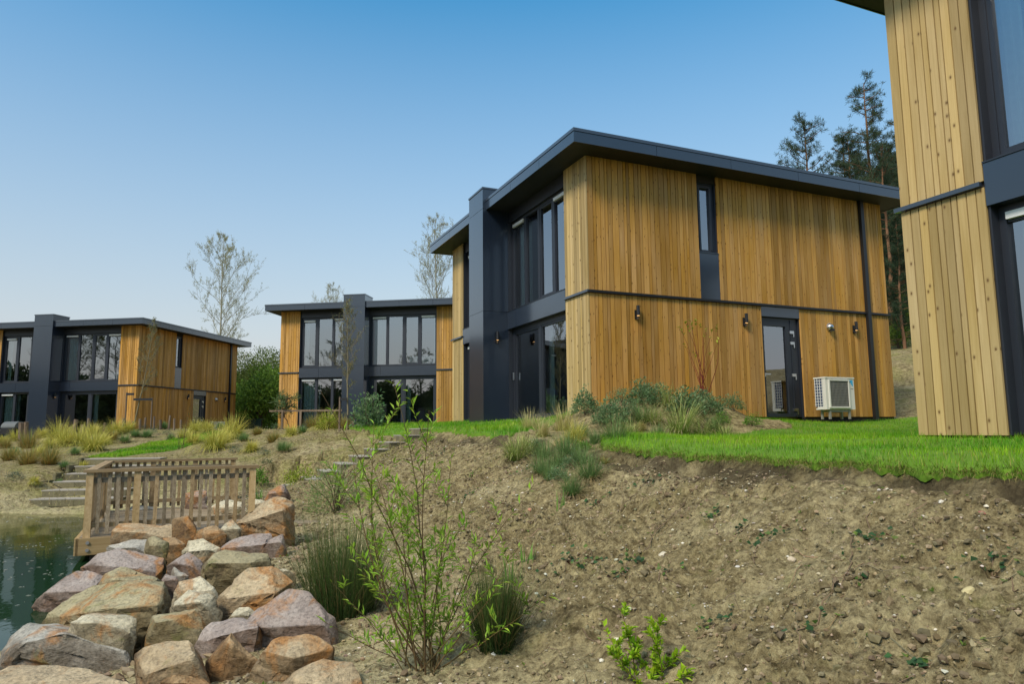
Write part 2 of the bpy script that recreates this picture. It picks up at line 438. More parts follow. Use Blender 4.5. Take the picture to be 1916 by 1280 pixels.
for q in ((-6, 5.5), (-6.5, 8.5), (-9, 9.5), (-14, 10), (-12, 4), (-20, 5), (-9, -3), (-18, -8), (-10, -14), (-5, 1), (-24, 0), (-8, 11.2)): cp(q[0], q[1], -2.3)
for q in ((-.6, 1), (-.6, -3), (-.3, -8), (0, 3.0)): cp(q[0], q[1], -1.36)
# mound of soil by the corner of the nearest whole house
for px, py, dd in ((1110, 768, 12.3), (1170, 744, 12.3), (1225, 744, 12.5), (1290, 747, 12.8), (1350, 756, 13.1), (1240, 785, 11.4), (1310, 787, 11.9), (1400, 780, 13.1), (1160, 792, 11.2), (1095, 792, 11.5), (1200, 770, 11.8), (1270, 768, 12.1)):
    cp(*at(px, py, dd))
for px, py, dd in ((1100, 818, 10.3), (1180, 816, 10.4), (1260, 817, 10.5), (1350, 815, 11.1), (1470, 802, 12.4), (1460, 790, 14)): cp(*at(px, py, dd))
# rising wooded ground behind on the right, level ground elsewhere
for q in ((13, 19, .9), (12, 23, 2.0), (18, 26, 3.6), (10, 28, 2.2), (26, 34, 5.5), (14, 40, 5), (22, 12, 2.2), (30, 20, 5), (4, 30, 1.0), (40, 0, 4), (25, -15, 1), (60, 60, 8), (30, 70, 6),
          (0, 50, .8), (-12, 50, .4), (-25, 55, .2), (-45, 50, 0), (-40, 25, -.3), (-60, 0, -.4), (-60, -40, -.3), (-10, -45, -.2), (-30, -40, -.3), (20, -50, 0), (-100, 100, 0), (100, 150, 8), (0, 150, 2),
          (-150, -150, 0), (150, -150, 2), (-300, 300, 0), (300, 300, 8), (-300, -300, 0), (300, -300, 2), (4, -12, -.5), (10, -30, -.2)): cp(*q)
CPA = np.array(CP)
def _phi(r): return np.sqrt(r * r + .04)
_n = len(CPA)
_A = np.zeros((_n + 3, _n + 3))
_A[:_n, :_n] = _phi(np.linalg.norm(CPA[:, None, :2] - CPA[None, :, :2], axis=2)) - np.eye(_n) * .06
_A[:_n, _n] = 1; _A[:_n, _n + 1:] = CPA[:, :2]; _A[_n:, :_n] = _A[:_n, _n:].T
_w = np.linalg.solve(_A, np.concatenate([CPA[:, 2], np.zeros(3)]))
def h0(x, y):
    x = np.asarray(x, float).ravel(); y = np.asarray(y, float).ravel()
    out = np.empty(len(x))
    for i in range(0, len(x), 20000):
        d = _phi(np.hypot(x[i:i + 20000, None] - CPA[None, :, 0], y[i:i + 20000, None] - CPA[None, :, 1]))
        out[i:i + 20000] = d @ _w[:_n] + _w[_n] + _w[_n + 1] * x[i:i + 20000] + _w[_n + 2] * y[i:i + 20000]
    return out
def H(x, y): return float(h0([x], [y])[0])
def ground(px, py, dmin=2.0, dmax=28.5):
    """where the sight line through a point of the photograph meets the ground"""
    q = ray(px, py); d = np.arange(dmin, dmax, .05)
    z = h0(q[0] * d, d)
    below = np.nonzero(q[2] * d <= z)[0]
    i = below[0] if len(below) else np.argmin(np.abs(q[2] * d - z))
    return np.array([q[0] * d[i], d[i], z[i]])

def poly_mask(P, x, y):
    """even-odd point in polygon"""
    ins = np.zeros(len(x), bool); n = len(P)
    for i in range(n):
        x1, y1 = P[i]; x2, y2 = P[(i + 1) % n]
        c = ((y1 > y) != (y2 > y)) & (x < (x2 - x1) * (y - y1) / (y2 - y1 + 1e-12) + x1)
        ins ^= c
    return ins
def crest(s, of): return tuple(CB + s * CU + of * CN)
def gxy(px, py): return tuple(ground(px, py)[:2])
def hl(k, lx, ly):
    x, y, z, a = HOUSES[k]
    return (x + lx * math.cos(a) - ly * math.sin(a), y + lx * math.sin(a) + ly * math.cos(a))
_mnd = [tuple(at(px, py, dd)[:2]) for px, py, dd in ((1115, 828, 9.0), (1150, 822, 10.0), (1250, 817, 10.4), (1340, 815, 11.0), (1440, 812, 11.5), (1485, 808, 12.2), (1478, 797, 13.2), (1450, 788, 14.0))]
LAWN_MAIN = [crest(s, .03) for s in np.arange(-7, 2.45, .4)] + _mnd + [hl('C', -.1, 4.0), hl('C', -.1, 8.6), (12.5, 17.2), (13, 12), (17, 3), (12, -6), (7, -6)]
LAWN_MID = [crest(s, .0) for s in np.arange(5.0, 10.2, .4)] + [at(700, 803, 17.2)[:2], at(660, 803, 18.5)[:2], at(640, 800, 22)[:2], at(650, 798, 27)[:2], hl('B', -4.6, -.1), hl('B', 1.5, -.1), (1, 24), hl('C', -7.9, .15), hl('C', -.6, .15), at(1010, 805, 12.0)[:2]]
LAWN_FAR = [tuple(at(px, py, dd)[:2]) for px, py, dd in ((165, 857, 17.9), (240, 858, 17.9), (300, 853, 18.6), (345, 842, 20), (400, 828, 22), (450, 816, 24), (445, 812, 26), (395, 814, 26), (330, 826, 23), (260, 838, 21), (200, 848, 19.2))]
LAWNS = [LAWN_MAIN, LAWN_MID, LAWN_FAR]
def lawn_mask(x, y):
    m = np.zeros(len(x), bool)
    for P in LAWNS: m |= poly_mask([tuple(p) for p in P], x, y)
    return m

def axis(lo, hi, f0, f1, step, g):
    a = list(np.arange(f0, f1 + 1e-6, step)); s = step
    while a[-1] < hi: s *= g; a.append(a[-1] + s)
    s = step
    while a[0] > lo: s *= g; a.insert(0, a[0] - s)
    return np.array(a)
gx = axis(-420, 420, -4.4, 4.4, .027, 1.045)
gy = axis(-420, 700, 2.4, 9.4, .027, 1.03)
X, Y = np.meshgrid(gx, gy)
xf, yf = X.ravel(), Y.ravel()
Z0 = h0(xf, yf)
lm = lawn_mask(xf, yf)
dist = np.hypot(xf, yf)
cst = (xf - CB[0]) * CN[0] + (yf - CB[1]) * CN[1]
soft = np.clip((Z0 - WATER + .25) / .3, 0, 1)
slope = np.clip(cst / .5, 0, 1) * np.clip((3.6 - cst) / .8, .35, 1)           # clods show most on the bank itself
slope = np.where(cst < 0, .5, slope)
clod = fbm(xf * 3.1, yf * 3.1, 3, 3, .55)
rid = np.abs(fbm(xf * 7.5, yf * 7.5, 21, 3, .6))
fine = fbm(xf * 19, yf * 19, 9, 2, .6)
patch = np.clip(.5 + 1.6 * fbm(xf * .9, yf * .9, 31, 3), 0, 1)
along = (xf - CB[0]) * CU[0] + (yf - CB[1]) * CU[1]
run = fbm(along * 3.2 + cst * .9, cst * .8, 91, 3)                                # little runnels down the bank
dz = slope * (.075 * clod + .045 * run + (.35 + .65 * patch) * (.10 * (rid - .2) + .07 * np.maximum(fine, -.12) + .06 * np.maximum(fbm(xf * 10.5, yf * 10.5, 27, 2), -.1))) + .10 * fbm(xf * .7, yf * .7, 5, 3)
dz = np.where(lm, .01 * clod - .03, dz) * soft
# a little lip where the turf ends and soil has crumbled away
lip = np.exp(-((cst - .15) / .11) ** 2) * (yf > 2) * (yf < 15)
dz = dz - .17 * lip * np.clip(.6 + 1.5 * fbm(xf * 2.2, yf * 2.2, 77, 3), 0, 1.4)
# the steps are cut into the bank
def step_cut(z, top, direction, zt, n, rise, tread, width):
    d = np.array(direction, float); d /= np.linalg.norm(d)
    u = (xf - top[0]) * d[0] + (yf - top[1]) * d[1]; w = -(xf - top[0]) * d[1] + (yf - top[1]) * d[0]
    prof = zt - rise * np.clip(np.ceil(u / tread) , 0, n) - .06
    m = (np.abs(w) < width / 2 + .12) & (u > -tread * .8) & (u < n * tread + .2)
    near = (np.abs(w) < width / 2 + .75) & (u > -tread * .8) & (u < n * tread + .4) & ~m
    z = np.where(m, np.minimum(z, prof), z)
    z = np.where(near & (w <= 0), np.minimum(z, prof + rise * 1.1 + .05), z)
    return np.where(near & (w > 0), np.minimum(z, prof + .0 - .05 + .28 * np.clip(w - width / 2 - .12, 0, 1)), z)
STEP_A = (at(775, 803, 15.6)[:2], CN, .06, 9, .142, .33, 1.0)
_q = at(205, 860, 16.6)
STEP_B = ((_q[0] + .3, _q[1]), (.1, -1), float(_q[2]) + .02, 6, .145, .42, 1.7)
dz = step_cut(Z0 + dz, STEP_A[0], STEP_A[1], STEP_A[2], *STEP_A[3:]) - Z0
dz = step_cut(Z0 + dz, STEP_B[0], STEP_B[1], STEP_B[2], *STEP_B[3:]) - Z0
Zt = Z0 + dz
verts = np.stack([xf, yf, Zt], 1)
ny, nx = X.shape
ii = (np.arange(ny - 1)[:, None] * nx + np.arange(nx - 1)[None, :]).ravel()
quads = np.stack([ii, ii + 1, ii + nx + 1, ii + nx], 1)
me = bpy.data.meshes.new('ground')
me.vertices.add(len(verts)); me.vertices.foreach_set('co', verts.astype(np.float32).ravel())
me.loops.add(quads.size); me.loops.foreach_set('vertex_index', quads.astype(np.int32).ravel())
me.polygons.add(len(quads)); me.polygons.foreach_set('loop_start', np.arange(0, quads.size, 4, dtype=np.int32))
me.update(calc_edges=True); me.validate()
me.shade_smooth()
# shadow line just under the turf edge, painted into the soil colour
edge_shade = np.clip(1.15 - np.abs(cst - .2) / .2 + 1.6 * fbm(xf * 3.5, yf * 3.5, 66, 3), 0, 1) * (cst > -.05) * (yf > 1) * (yf < 16) * .8
_a = me.attributes.new('EdgeShade', 'FLOAT', 'POINT'); _a.data.foreach_set('value', edge_shade.astype(np.float32))

def soil_mat():
    m, n, l, o = new_mat('soil')
    p = principled(n, l, o, (.3, .24, .15), .95, 0, .15)
    g = n.new('ShaderNodeNewGeometry'); pos = g.outputs['Position']
    def nz(scale, det=6, rgh=.6, dist_=0.):
        t = n.new('ShaderNodeTexNoise'); t.inputs['Scale'].default_value = scale; t.inputs['Detail'].default_value = det
        t.inputs['Roughness'].default_value = rgh; t.inputs['Distortion'].default_value = dist_
        l.new(pos, t.inputs['Vector']); return t
    def mix(f, a, b, typ='MIX'):
        x = n.new('ShaderNodeMix'); x.data_type = 'RGBA'; x.blend_type = typ
        for k, s in ((0, f), (6, a), (7, b)):
            if isinstance(s, (int, float)): x.inputs[k].default_value = s
            elif isinstance(s, tuple): x.inputs[k].default_value = (*s, 1)
            else: l.new(s, x.inputs[k])
        return x.outputs[2]
    n1 = nz(5.5, 9, .72); n2 = nz(.8, 4, .6, .5); n3 = nz(24, 5, .75); n4 = nz(1.9, 7, .68, .8)
    c1 = ramp(n, [(.3, (.06, .046, .026)), (.44, (.16, .125, .07)), (.58, (.27, .22, .13)), (.78, (.4, .34, .22))]); l.new(n1.outputs[0], c1.inputs[0])
    c2 = ramp(n, [(.32, (.085, .066, .036)), (.52, (.215, .172, .1)), (.7, (.37, .31, .2))]); l.new(n3.outputs[0], c2.inputs[0])
    r4 = ramp(n, [(.38, (0, 0, 0)), (.62, (1, 1, 1))]); l.new(n4.outputs[0], r4.inputs[0])
    c = mix(r4.outputs[0], c1.outputs[0], c2.outputs[0])
    # pale dry sand in large patches, and on the flat foot
    r2 = ramp(n, [(.52, (0, 0, 0)), (.7, (.6, .6, .6))]); l.new(n2.outputs[0], r2.inputs[0])
    c = mix(r2.outputs[0], c, (.38, .325, .215))
    sep = n.new('ShaderNodeSeparateXYZ'); l.new(pos, sep.inputs[0])
    lowm = n.new('ShaderNodeMapRange'); lowm.inputs[1].default_value = -1.02; lowm.inputs[2].default_value = -1.3; lowm.inputs[3].default_value = 0; lowm.inputs[4].default_value = .75
    l.new(sep.outputs['Z'], lowm.inputs[0])
    ml = n.new('ShaderNodeMath'); ml.operation = 'MULTIPLY'; l.new(lowm.outputs[0], ml.inputs[0]); l.new(n4.outputs[0], ml.inputs[1])
    ml2 = n.new('ShaderNodeMath'); ml2.operation = 'MULTIPLY'; ml2.inputs[1].default_value = 1.5; ml2.use_clamp = True; l.new(ml.outputs[0], ml2.inputs[0])
    c = mix(ml2.outputs[0], c, (.42, .365, .245))
    # thin moss and weed tint on the damp far banks
    far = n.new('ShaderNodeMapRange'); far.inputs[1].default_value = 10.5; far.inputs[2].default_value = 14; l.new(sep.outputs['Y'], far.inputs[0])
    r5 = ramp(n, [(.45, (0, 0, 0)), (.62, (.55, .55, .55))]); n5 = nz(1.3, 8, .7); l.new(n5.outputs[0], r5.inputs[0])
    mf = n.new('ShaderNodeMath'); mf.operation = 'MULTIPLY'; l.new(far.outputs[0], mf.inputs[0]); l.new(r5.outputs[0], mf.inputs[1])
    c = mix(mf.outputs[0], c, (.17, .17, .05))
    nm = nz(3.2, 6, .7); rm = ramp(n, [(.56, (0, 0, 0)), (.72, (.5, .5, .5))]); l.new(nm.outputs[0], rm.inputs[0])
    c = mix(rm.outputs[0], c, (.15, .15, .045))
    # crumbs: dark pits and pale dry grains, in clumps
    n6 = nz(34, 10, .82, 0.); r6 = ramp(n, [(.36, (.3, .28, .26)), (.46, (.8, .79, .77)), (.56, (1.05, 1.05, 1.05)), (.7, (1.6, 1.58, 1.52))]); l.new(n6.outputs[0], r6.inputs[0])
    n7 = nz(11, 8, .75, .1); r7 = ramp(n, [(.38, (.42, .39, .35)), (.5, (1, 1, 1)), (.7, (1.22, 1.22, 1.2))]); l.new(n7.outputs[0], r7.inputs[0])
    c = mix(.9, c, r6.outputs[0], 'MULTIPLY'); c = mix(.85, c, r7.outputs[0], 'MULTIPLY'); c = mix(1.0, c, (1.42, 1.45, 1.28), 'MULTIPLY')
    es_ = n.new('ShaderNodeAttribute'); es_.attribute_name = 'EdgeShade'; c = mix(es_.outputs['Fac'], c, (.055, .042, .024))  # painted shade below the turf edge darkens the soil
    l.new(c, p.inputs['Base Color'])
    b1 = n.new('ShaderNodeBump'); b1.inputs['Strength'].default_value = .8; b1.inputs['Distance'].default_value = .05; l.new(n1.outputs[0], b1.inputs['Height'])
    b2 = n.new('ShaderNodeBump'); b2.inputs['Strength'].default_value = .9; b2.inputs['Distance'].default_value = .02; l.new(n3.outputs[0], b2.inputs['Height']); l.new(b1.outputs[0], b2.inputs['Normal'])
    b3 = n.new('ShaderNodeBump'); b3.inputs['Strength'].default_value = .8; b3.inputs['Distance'].default_value = .03; l.new(n7.outputs[0], b3.inputs['Height']); l.new(b2.outputs[0], b3.inputs['Normal'])
    l.new(b3.outputs[0], p.inputs['Normal'])
    return m
M['soil'] = soil_mat()
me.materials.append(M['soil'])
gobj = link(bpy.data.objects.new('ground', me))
tag(gobj, 'bare sandy soil of the pond banks and house plots', kind='structure')

# ---------------------------------------------------------------- water
def water_mat():
    m, n, l, o = new_mat('water')
    p = principled(n, l, o, (.016, .032, .018), .035, 0, .26)
    p.inputs['IOR'].default_value = 1.33
    g = n.new('ShaderNodeNewGeometry')
    t1 = n.new('ShaderNodeTexNoise'); t1.inputs['Scale'].default_value = 3.2; t1.inputs['Detail'].default_value = 4
    mp = mapping(n, l, g.outputs['Position'], (1, .6, 1)); l.new(mp.outputs[0], t1.inputs['Vector'])
    b = n.new('ShaderNodeBump'); b.inputs['Strength'].default_value = .1; b.inputs['Distance'].default_value = .03
    l.new(t1.outputs[0], b.inputs['Height']); l.new(b.outputs[0], p.inputs['Normal'])
    sp = n.new('ShaderNodeSeparateXYZ'); l.new(g.outputs['Position'], sp.inputs[0])
    mr = n.new('ShaderNodeMapRange'); mr.inputs[1].default_value = 8.5; mr.inputs[2].default_value = 13.5; l.new(sp.outputs['Y'], mr.inputs[0])
    mx = n.new('ShaderNodeMix'); mx.data_type = 'RGBA'; mx.inputs[6].default_value = (.012, .036, .014, 1); mx.inputs[7].default_value = (.095, .09, .022, 1)
    t2 = n.new('ShaderNodeTexNoise'); t2.inputs['Scale'].default_value = .9; l.new(g.outputs['Position'], t2.inputs['Vector'])
    ad = n.new('ShaderNodeMath'); ad.operation = 'MULTIPLY'; l.new(mr.outputs[0], ad.inputs[0]); l.new(t2.outputs[0], ad.inputs[1])
    ad2 = n.new('ShaderNodeMath'); ad2.operation = 'MULTIPLY'; ad2.inputs[1].default_value = 1.9; ad2.use_clamp = True; l.new(ad.outputs[0], ad2.inputs[0])
    l.new(ad2.outputs[0], mx.inputs[0]); l.new(mx.outputs[2], p.inputs['Base Color'])
    return m
M['water'] = water_mat()
wv = [(-45, -34, WATER), (-.9, -34, WATER), (-.9, 17, WATER), (-45, 17, WATER)]
tag(mesh_obj('pond_water', wv, [(0, 1, 2, 3)], M['water']), 'dark green still water of the pond', kind='structure')
# pale flecks adrift on the pond
fl = MB()
nf = 1500
fx = rng.uniform(-12, -3.2, nf); fy = rng.uniform(4.2, 13, nf)
keep = (h0(fx, fy) < WATER - .08) & (fbm(fx * .8, fy * .8, 4, 2) > -.12)
fx, fy = fx[keep], fy[keep]; nf = len(fx)
fa = rng.random(nf) * 6.28
fl.leaves(np.stack([fx, fy, np.full(nf, WATER + .004)], 1), np.stack([np.cos(fa), np.sin(fa), 0 * fa], 1), np.tile([0, 0, 1.], (nf, 1)), rng.uniform(.015, .075, nf), rng.uniform(.008, .026, nf), jit((.5, .5, .45), nf, .2), fold=.05)
tag(fl.build('floating_petals', M['leaf']), 'pale petals and pollen flecks adrift on the pond', kind='stuff')

# ---------------------------------------------------------------- lawns: turf sheets with a crumbled edge, blades on top
M['turf'] = simple_mat('turf', (.1, .2, .008), .9, var=.45, scale=9, bump=.5)
def turf(name, P, step, label):
    P = [tuple(p) for p in P]
    pa = np.array(P); x0, y0 = pa.min(0) - .2; x1, y1 = pa.max(0) + .2
    ax = np.arange(x0, x1, step); ay = np.arange(y0, y1, step)
    GX, GY = np.meshgrid(ax, ay); a, b = GX.ravel(), GY.ravel()
    jx = .11 * fbm(a * 1.7, b * 1.7, 51, 3) + .07 * fbm(a * 7, b * 7, 52, 2); jy = .11 * fbm(a * 1.7, b * 1.7, 61, 3) + .07 * fbm(a * 7, b * 7, 62, 2)
    ins = poly_mask(P, a + jx, b + jy)
    idx = np.nonzero(ins)[0]
    bm = bmesh.new()
    zz = h0(a[idx], b[idx]) + .022 + .012 * fbm(a[idx] * 3, b[idx] * 3, 8, 3)
    vm = {}
    nxx = len(ax)
    for k, i in enumerate(idx): vm[i] = bm.verts.new((a[i], b[i], zz[k]))
    for i in idx:
        q = (i, i + 1, i + nxx + 1, i + nxx)
        if all(j in vm for j in q): bm.faces.new([vm[j] for j in q])
    for v in [v for v in bm.verts if not v.link_faces]: bm.verts.remove(v)
    be = [e for e in bm.edges if len(e.link_faces) == 1]
    ex = bmesh.ops.extrude_edge_only(bm, edges=be)
    for v in [g for g in ex['geom'] if isinstance(g, bmesh.types.BMVert)]: v.co.z -= .055 + .02 * R.random()
    me = bpy.data.meshes.new(name); bm.to_mesh(me); bm.free()
    me.materials.append(M['turf']); me.shade_smooth()
    o = link(bpy.data.objects.new(name, me)); tag(o, label, kind='structure')
    return a[idx], b[idx]
def lawn_blades(name, P, n, hgt, wid, label, edge_only=False, dens=None):
    P = [tuple(p) for p in P]; pa = np.array(P)
    x = rng.uniform(pa[:, 0].min(), pa[:, 0].max(), n); y = rng.uniform(pa[:, 1].min(), pa[:, 1].max(), n)
    jx = .11 * fbm(x * 1.7, y * 1.7, 51, 3) + .07 * fbm(x * 7, y * 7, 52, 2); jy = .11 * fbm(x * 1.7, y * 1.7, 61, 3) + .07 * fbm(x * 7, y * 7, 62, 2)
    k = poly_mask(P, x + jx, y + jy)
    if dens is not None: k &= rng.random(n) < dens(x, y)
    x, y = x[k], y[k]; m = len(x)
    z = h0(x, y) + .018 + .012 * fbm(x * 3, y * 3, 8, 3)
    tone = np.clip(.5 + 1.3 * fbm(x * .9, y * .9, 71, 4), 0, 1)[:, None]
    c = jit((.085, .26, .005), m, .4) * (1 - tone) + jit((.22, .4, .01), m, .4) * tone
    dry = rng.random(m) < .05 + .16 * np.clip(2.2 * fbm(x * 1.3, y * 1.3, 83, 3), 0, 1)
    c[dry] = jit((.36, .34, .08), dry.sum(), .2)
    mb = MB()
    mb.blades(np.stack([x, y, z], 1), rng.random(m) * 6.28, rng.uniform(0, .55, m), hgt * rng.uniform(.55, 1.4, m) * (1 + .9 * fbm(x * 2.1, y * 2.1, 85, 3)), wid, c, c * 1.15, seg=2, droop=.8)
    o = mb.build(name, M['blade']); tag(o, label, 'grass', kind='stuff')
turf('lawn', LAWN_MAIN, .055, 'green lawn between the two nearest houses')
turf('lawn', LAWN_MID, .09, 'narrow lawn in front of the middle houses')
turf('lawn', LAWN_FAR, .12, 'sloping grass path below the far left house')
def near_d(x, y): return np.clip(9.0 / np.maximum(np.hypot(x, y), 4), .25, 1) * (y > 3.2) * (x < 11)
lawn_blades('lawn_grass', LAWN_MAIN, 560000, .05, .0042, 'short bright green grass on the lawn by the heat pump', dens=near_d)
lawn_blades('lawn_grass', LAWN_MID, 90000, .065, .008, 'short green grass on the narrow lawn before the middle houses')
lawn_blades('lawn_grass', LAWN_FAR, 30000, .06, .012, 'short green grass on the sloping path at the far left')
# straggling longer grass that hangs over the crumbled turf edge
s_ = rng.uniform(-6.5, 2.4, 9000); o_ = rng.normal(.0, .05, 9000)
q = CB[None] + s_[:, None] * CU[None] + o_[:, None] * CN[None]
zz = h0(q[:, 0], q[:, 1]) + .0
mb = MB(); c = jit((.12, .2, .02), 9000, .35); dry = rng.random(9000) < .45; c[dry] = jit((.33, .28, .1), dry.sum(), .25)
mb.blades(np.column_stack([q, zz]), rng.normal(math.atan2(CN[1], CN[0]), .9, 9000), rng.uniform(.4, 1.5, 9000), rng.uniform(.03, .1, 9000), .004, c, seg=3, droop=1.1)
tag(mb.build('edge_grass', M['blade']), 'straggling half dry grass hanging over the crumbled lawn edge', 'grass', kind='stuff')

# ---------------------------------------------------------------- pebbles and clods in the soil
def stones(name, n, smin, smax, col, region, label, v=.2, flat=.6):
    """one mesh of little stones, 20 triangles each"""
    bm = bmesh.new(); bmesh.ops.create_icosphere(bm, subdivisions=1, radius=1)
    bv = np.array([q.co[:] for q in bm.verts]); bf = np.array([[q.index for q in f.verts] for f in bm.faces]); bm.free()
    x, y = region(n); n = len(x)
    z = h0(x, y)
    # sit them on the clods
    ix = np.clip(np.searchsorted(gx, x), 0, nx - 1); iy = np.clip(np.searchsorted(gy, y), 0, ny - 1)
    z = z + dz[iy * nx + ix]
    s = smin * (smax / smin) ** (rng.random(n) ** 2.2)
    sc = s[:, None] * np.stack([rng.uniform(.7, 1.3, n), rng.uniform(.7, 1.3, n), rng.uniform(.5, .9, n) * flat * 1.4], 1)
    a = rng.random(n) * 6.28
    V = bv[None] * (1 + .28 * rng.standard_normal((n, len(bv), 1))) * sc[:, None, :]
    Vx = V[..., 0] * np.cos(a)[:, None] - V[..., 1] * np.sin(a)[:, None]; Vy = V[..., 0] * np.sin(a)[:, None] + V[..., 1] * np.cos(a)[:, None]
    V = np.stack([Vx + x[:, None], Vy + y[:, None], V[..., 2] + (z + s * .15)[:, None]], 2)
    F = (bf[None] + (np.arange(n) * len(bv))[:, None, None]).reshape(-1, 3)
    mb = MB(); mb.add(V.reshape(-1, 3), F, np.repeat(jit(col, n, v), len(bv), axis=0))
    o = mb.build(name, M['bark'], smooth=False); tag(o, label, kind='stuff')
def bank_region(n):
    s = rng.uniform(-3.5, 9.5, n); o = rng.uniform(.15, 4.2, n); d = CB[None] + s[:, None] * CU + o[:, None] * CN
    return d[:, 0], d[:, 1]
def bank_clump(n):
    x, y = bank_region(n); k = fbm(x * 1.3, y * 1.3, 41, 3) > .0
    return x[k], y[k]
stones('pebbles', 2600, .004, .015, (.6, .55, .45), bank_region, 'small white and buff pebbles strewn over the bank')
stones('pebbles', 3000, .004, .011, (.3, .25, .18), bank_region, 'small brown pebbles strewn over the bank', .12)
stones('soil_clods', 30000, .004, .024, (.16, .125, .07), bank_clump, 'dark crumbs and clods of soil on the bank', .2, .8)
stones('soil_clods', 24000, .004, .016, (.29, .235, .14), bank_region, 'pale crumbs of sandy soil on the bank', .25, .8)

# thin dry grass and moss stubble over the far banks
n = 26000
x = rng.uniform(-20, -2.2, n); y = rng.uniform(12.6, 29, n)
k = (h0(x, y) > WATER + .06) & (fbm(x * .8, y * .8, 15, 3) > -.05) & (rng.random(n) < 1.25 - (y - 12) / 26) & (((x - CB[0]) * CN[0] + (y - CB[1]) * CN[1]) > .3)
x, y = x[k], y[k]; m_ = len(x); mb = MB(); c = jit((.2, .2, .05), m_, .4); dry = rng.random(m_) < .5; c[dry] = jit((.36, .3, .13), dry.sum(), .3)
mb.blades(np.column_stack([x, y, h0(x, y) + .02]), rng.random(m_) * 6.28, rng.uniform(.3, 1.3, m_), rng.uniform(.04, .12, m_), .011, c, seg=2, droop=.8)
tag(mb.build('bank_stubble', M['blade']), 'thin dry grass stubble on the far banks', 'grass', kind='stuff')

# dead twigs and stalks lying on the bank
x, y = bank_region(420); mb = MB()
for a, b in zip(x, y):
    w = rng.random() * 6.28; ln = rng.uniform(.04, .22); k = 4; t = np.linspace(0, 1, k)
    qx = a + np.cos(w) * ln * t + rng.normal(0, .008, k); qy = b + np.sin(w) * ln * t + rng.normal(0, .008, k)
    ix = np.clip(np.searchsorted(gx, qx), 0, nx - 1); iy = np.clip(np.searchsorted(gy, qy), 0, ny - 1)
    mb.tube(np.column_stack([qx, qy, h0(qx, qy) + dz[iy * nx + ix] + .012]), .0022, 3, jit((.24, .18, .11), 1, .4)[0])
tag(mb.build('dead_twigs', M['bark']), 'thin dead twigs and stalks lying on the bank', kind='stuff')
# broken chips in the gaps and at the foot of the boulders
def chip_region(n):
    t = rng.random(n); bx = np.interp(t, [0, .3, .6, 1], [-1.9, -2.3, -3.0, -3.6]); by = np.interp(t, [0, .3, .6, 1], [3.4, 5.0, 7.4, 9.6])
    return bx + rng.normal(0, .5, n), by + rng.normal(0, .25, n)
stones('rock_chips', 1100, .015, .055, (.25, .19, .12), chip_region, 'broken rock chips filling the gaps between the boulders', .3, .8)
# ---------------------------------------------------------------- houses (local: x to the right along the front, y to the back, z up; front wall at y=0, side wall at x=0)
HD = dict(W=7.939, L=8.128, zs=5.109, zf=5.367, of=.538, os=.53, ob=.528, ol=.487, sR=.926, sL=.895, p1=3.873, p2=4.821, pp=.627, pb=.194, zp=5.661,
          v1=2.659, v2=3.164, d1=4.241, d2=5.32, b1=2.618, b2=2.2, j1=5.124, dp=7.41, sill=3.435, ZB=2.42)
BW = [.12, .095, .1, .066, .1, .068, .145, .07, .1, .131]
def board_cols(a0, a1, seed):
    r = random.Random(seed); out = []; a = a0
    ws = []
    while sum(ws) < a1 - a0: ws.append(r.choice(BW) if len(ws) % 10 else .12)
    k = (a1 - a0) / sum(ws)
    for w in ws: out.append((a, a + w * k)); a += w * k
    return out
def cyl(name, p0, p1, r, mat, parent=None, sides=14, r1=None):
    p0, p1 = np.array(p0, float), np.array(p1, float)
    t = p1 - p0; t /= np.linalg.norm(t); ref = np.array([0, 0, 1.]) if abs(t[2]) < .9 else np.array([1., 0, 0])
    a = np.cross(t, ref); a /= np.linalg.norm(a); b = np.cross(t, a); r1 = r if r1 is None else r1
    V = [p + rr * (math.cos(w) * a + math.sin(w) * b) for p, rr in ((p0, r), (p1, r1)) for w in np.linspace(0, 2 * math.pi, sides, endpoint=False)]
    F = [(i, (i + 1) % sides, sides + (i + 1) % sides, sides + i) for i in range(sides)] + [tuple(range(sides))[::-1], tuple(range(sides, 2 * sides))]
    return mesh_obj(name, V, F, mat, parent)
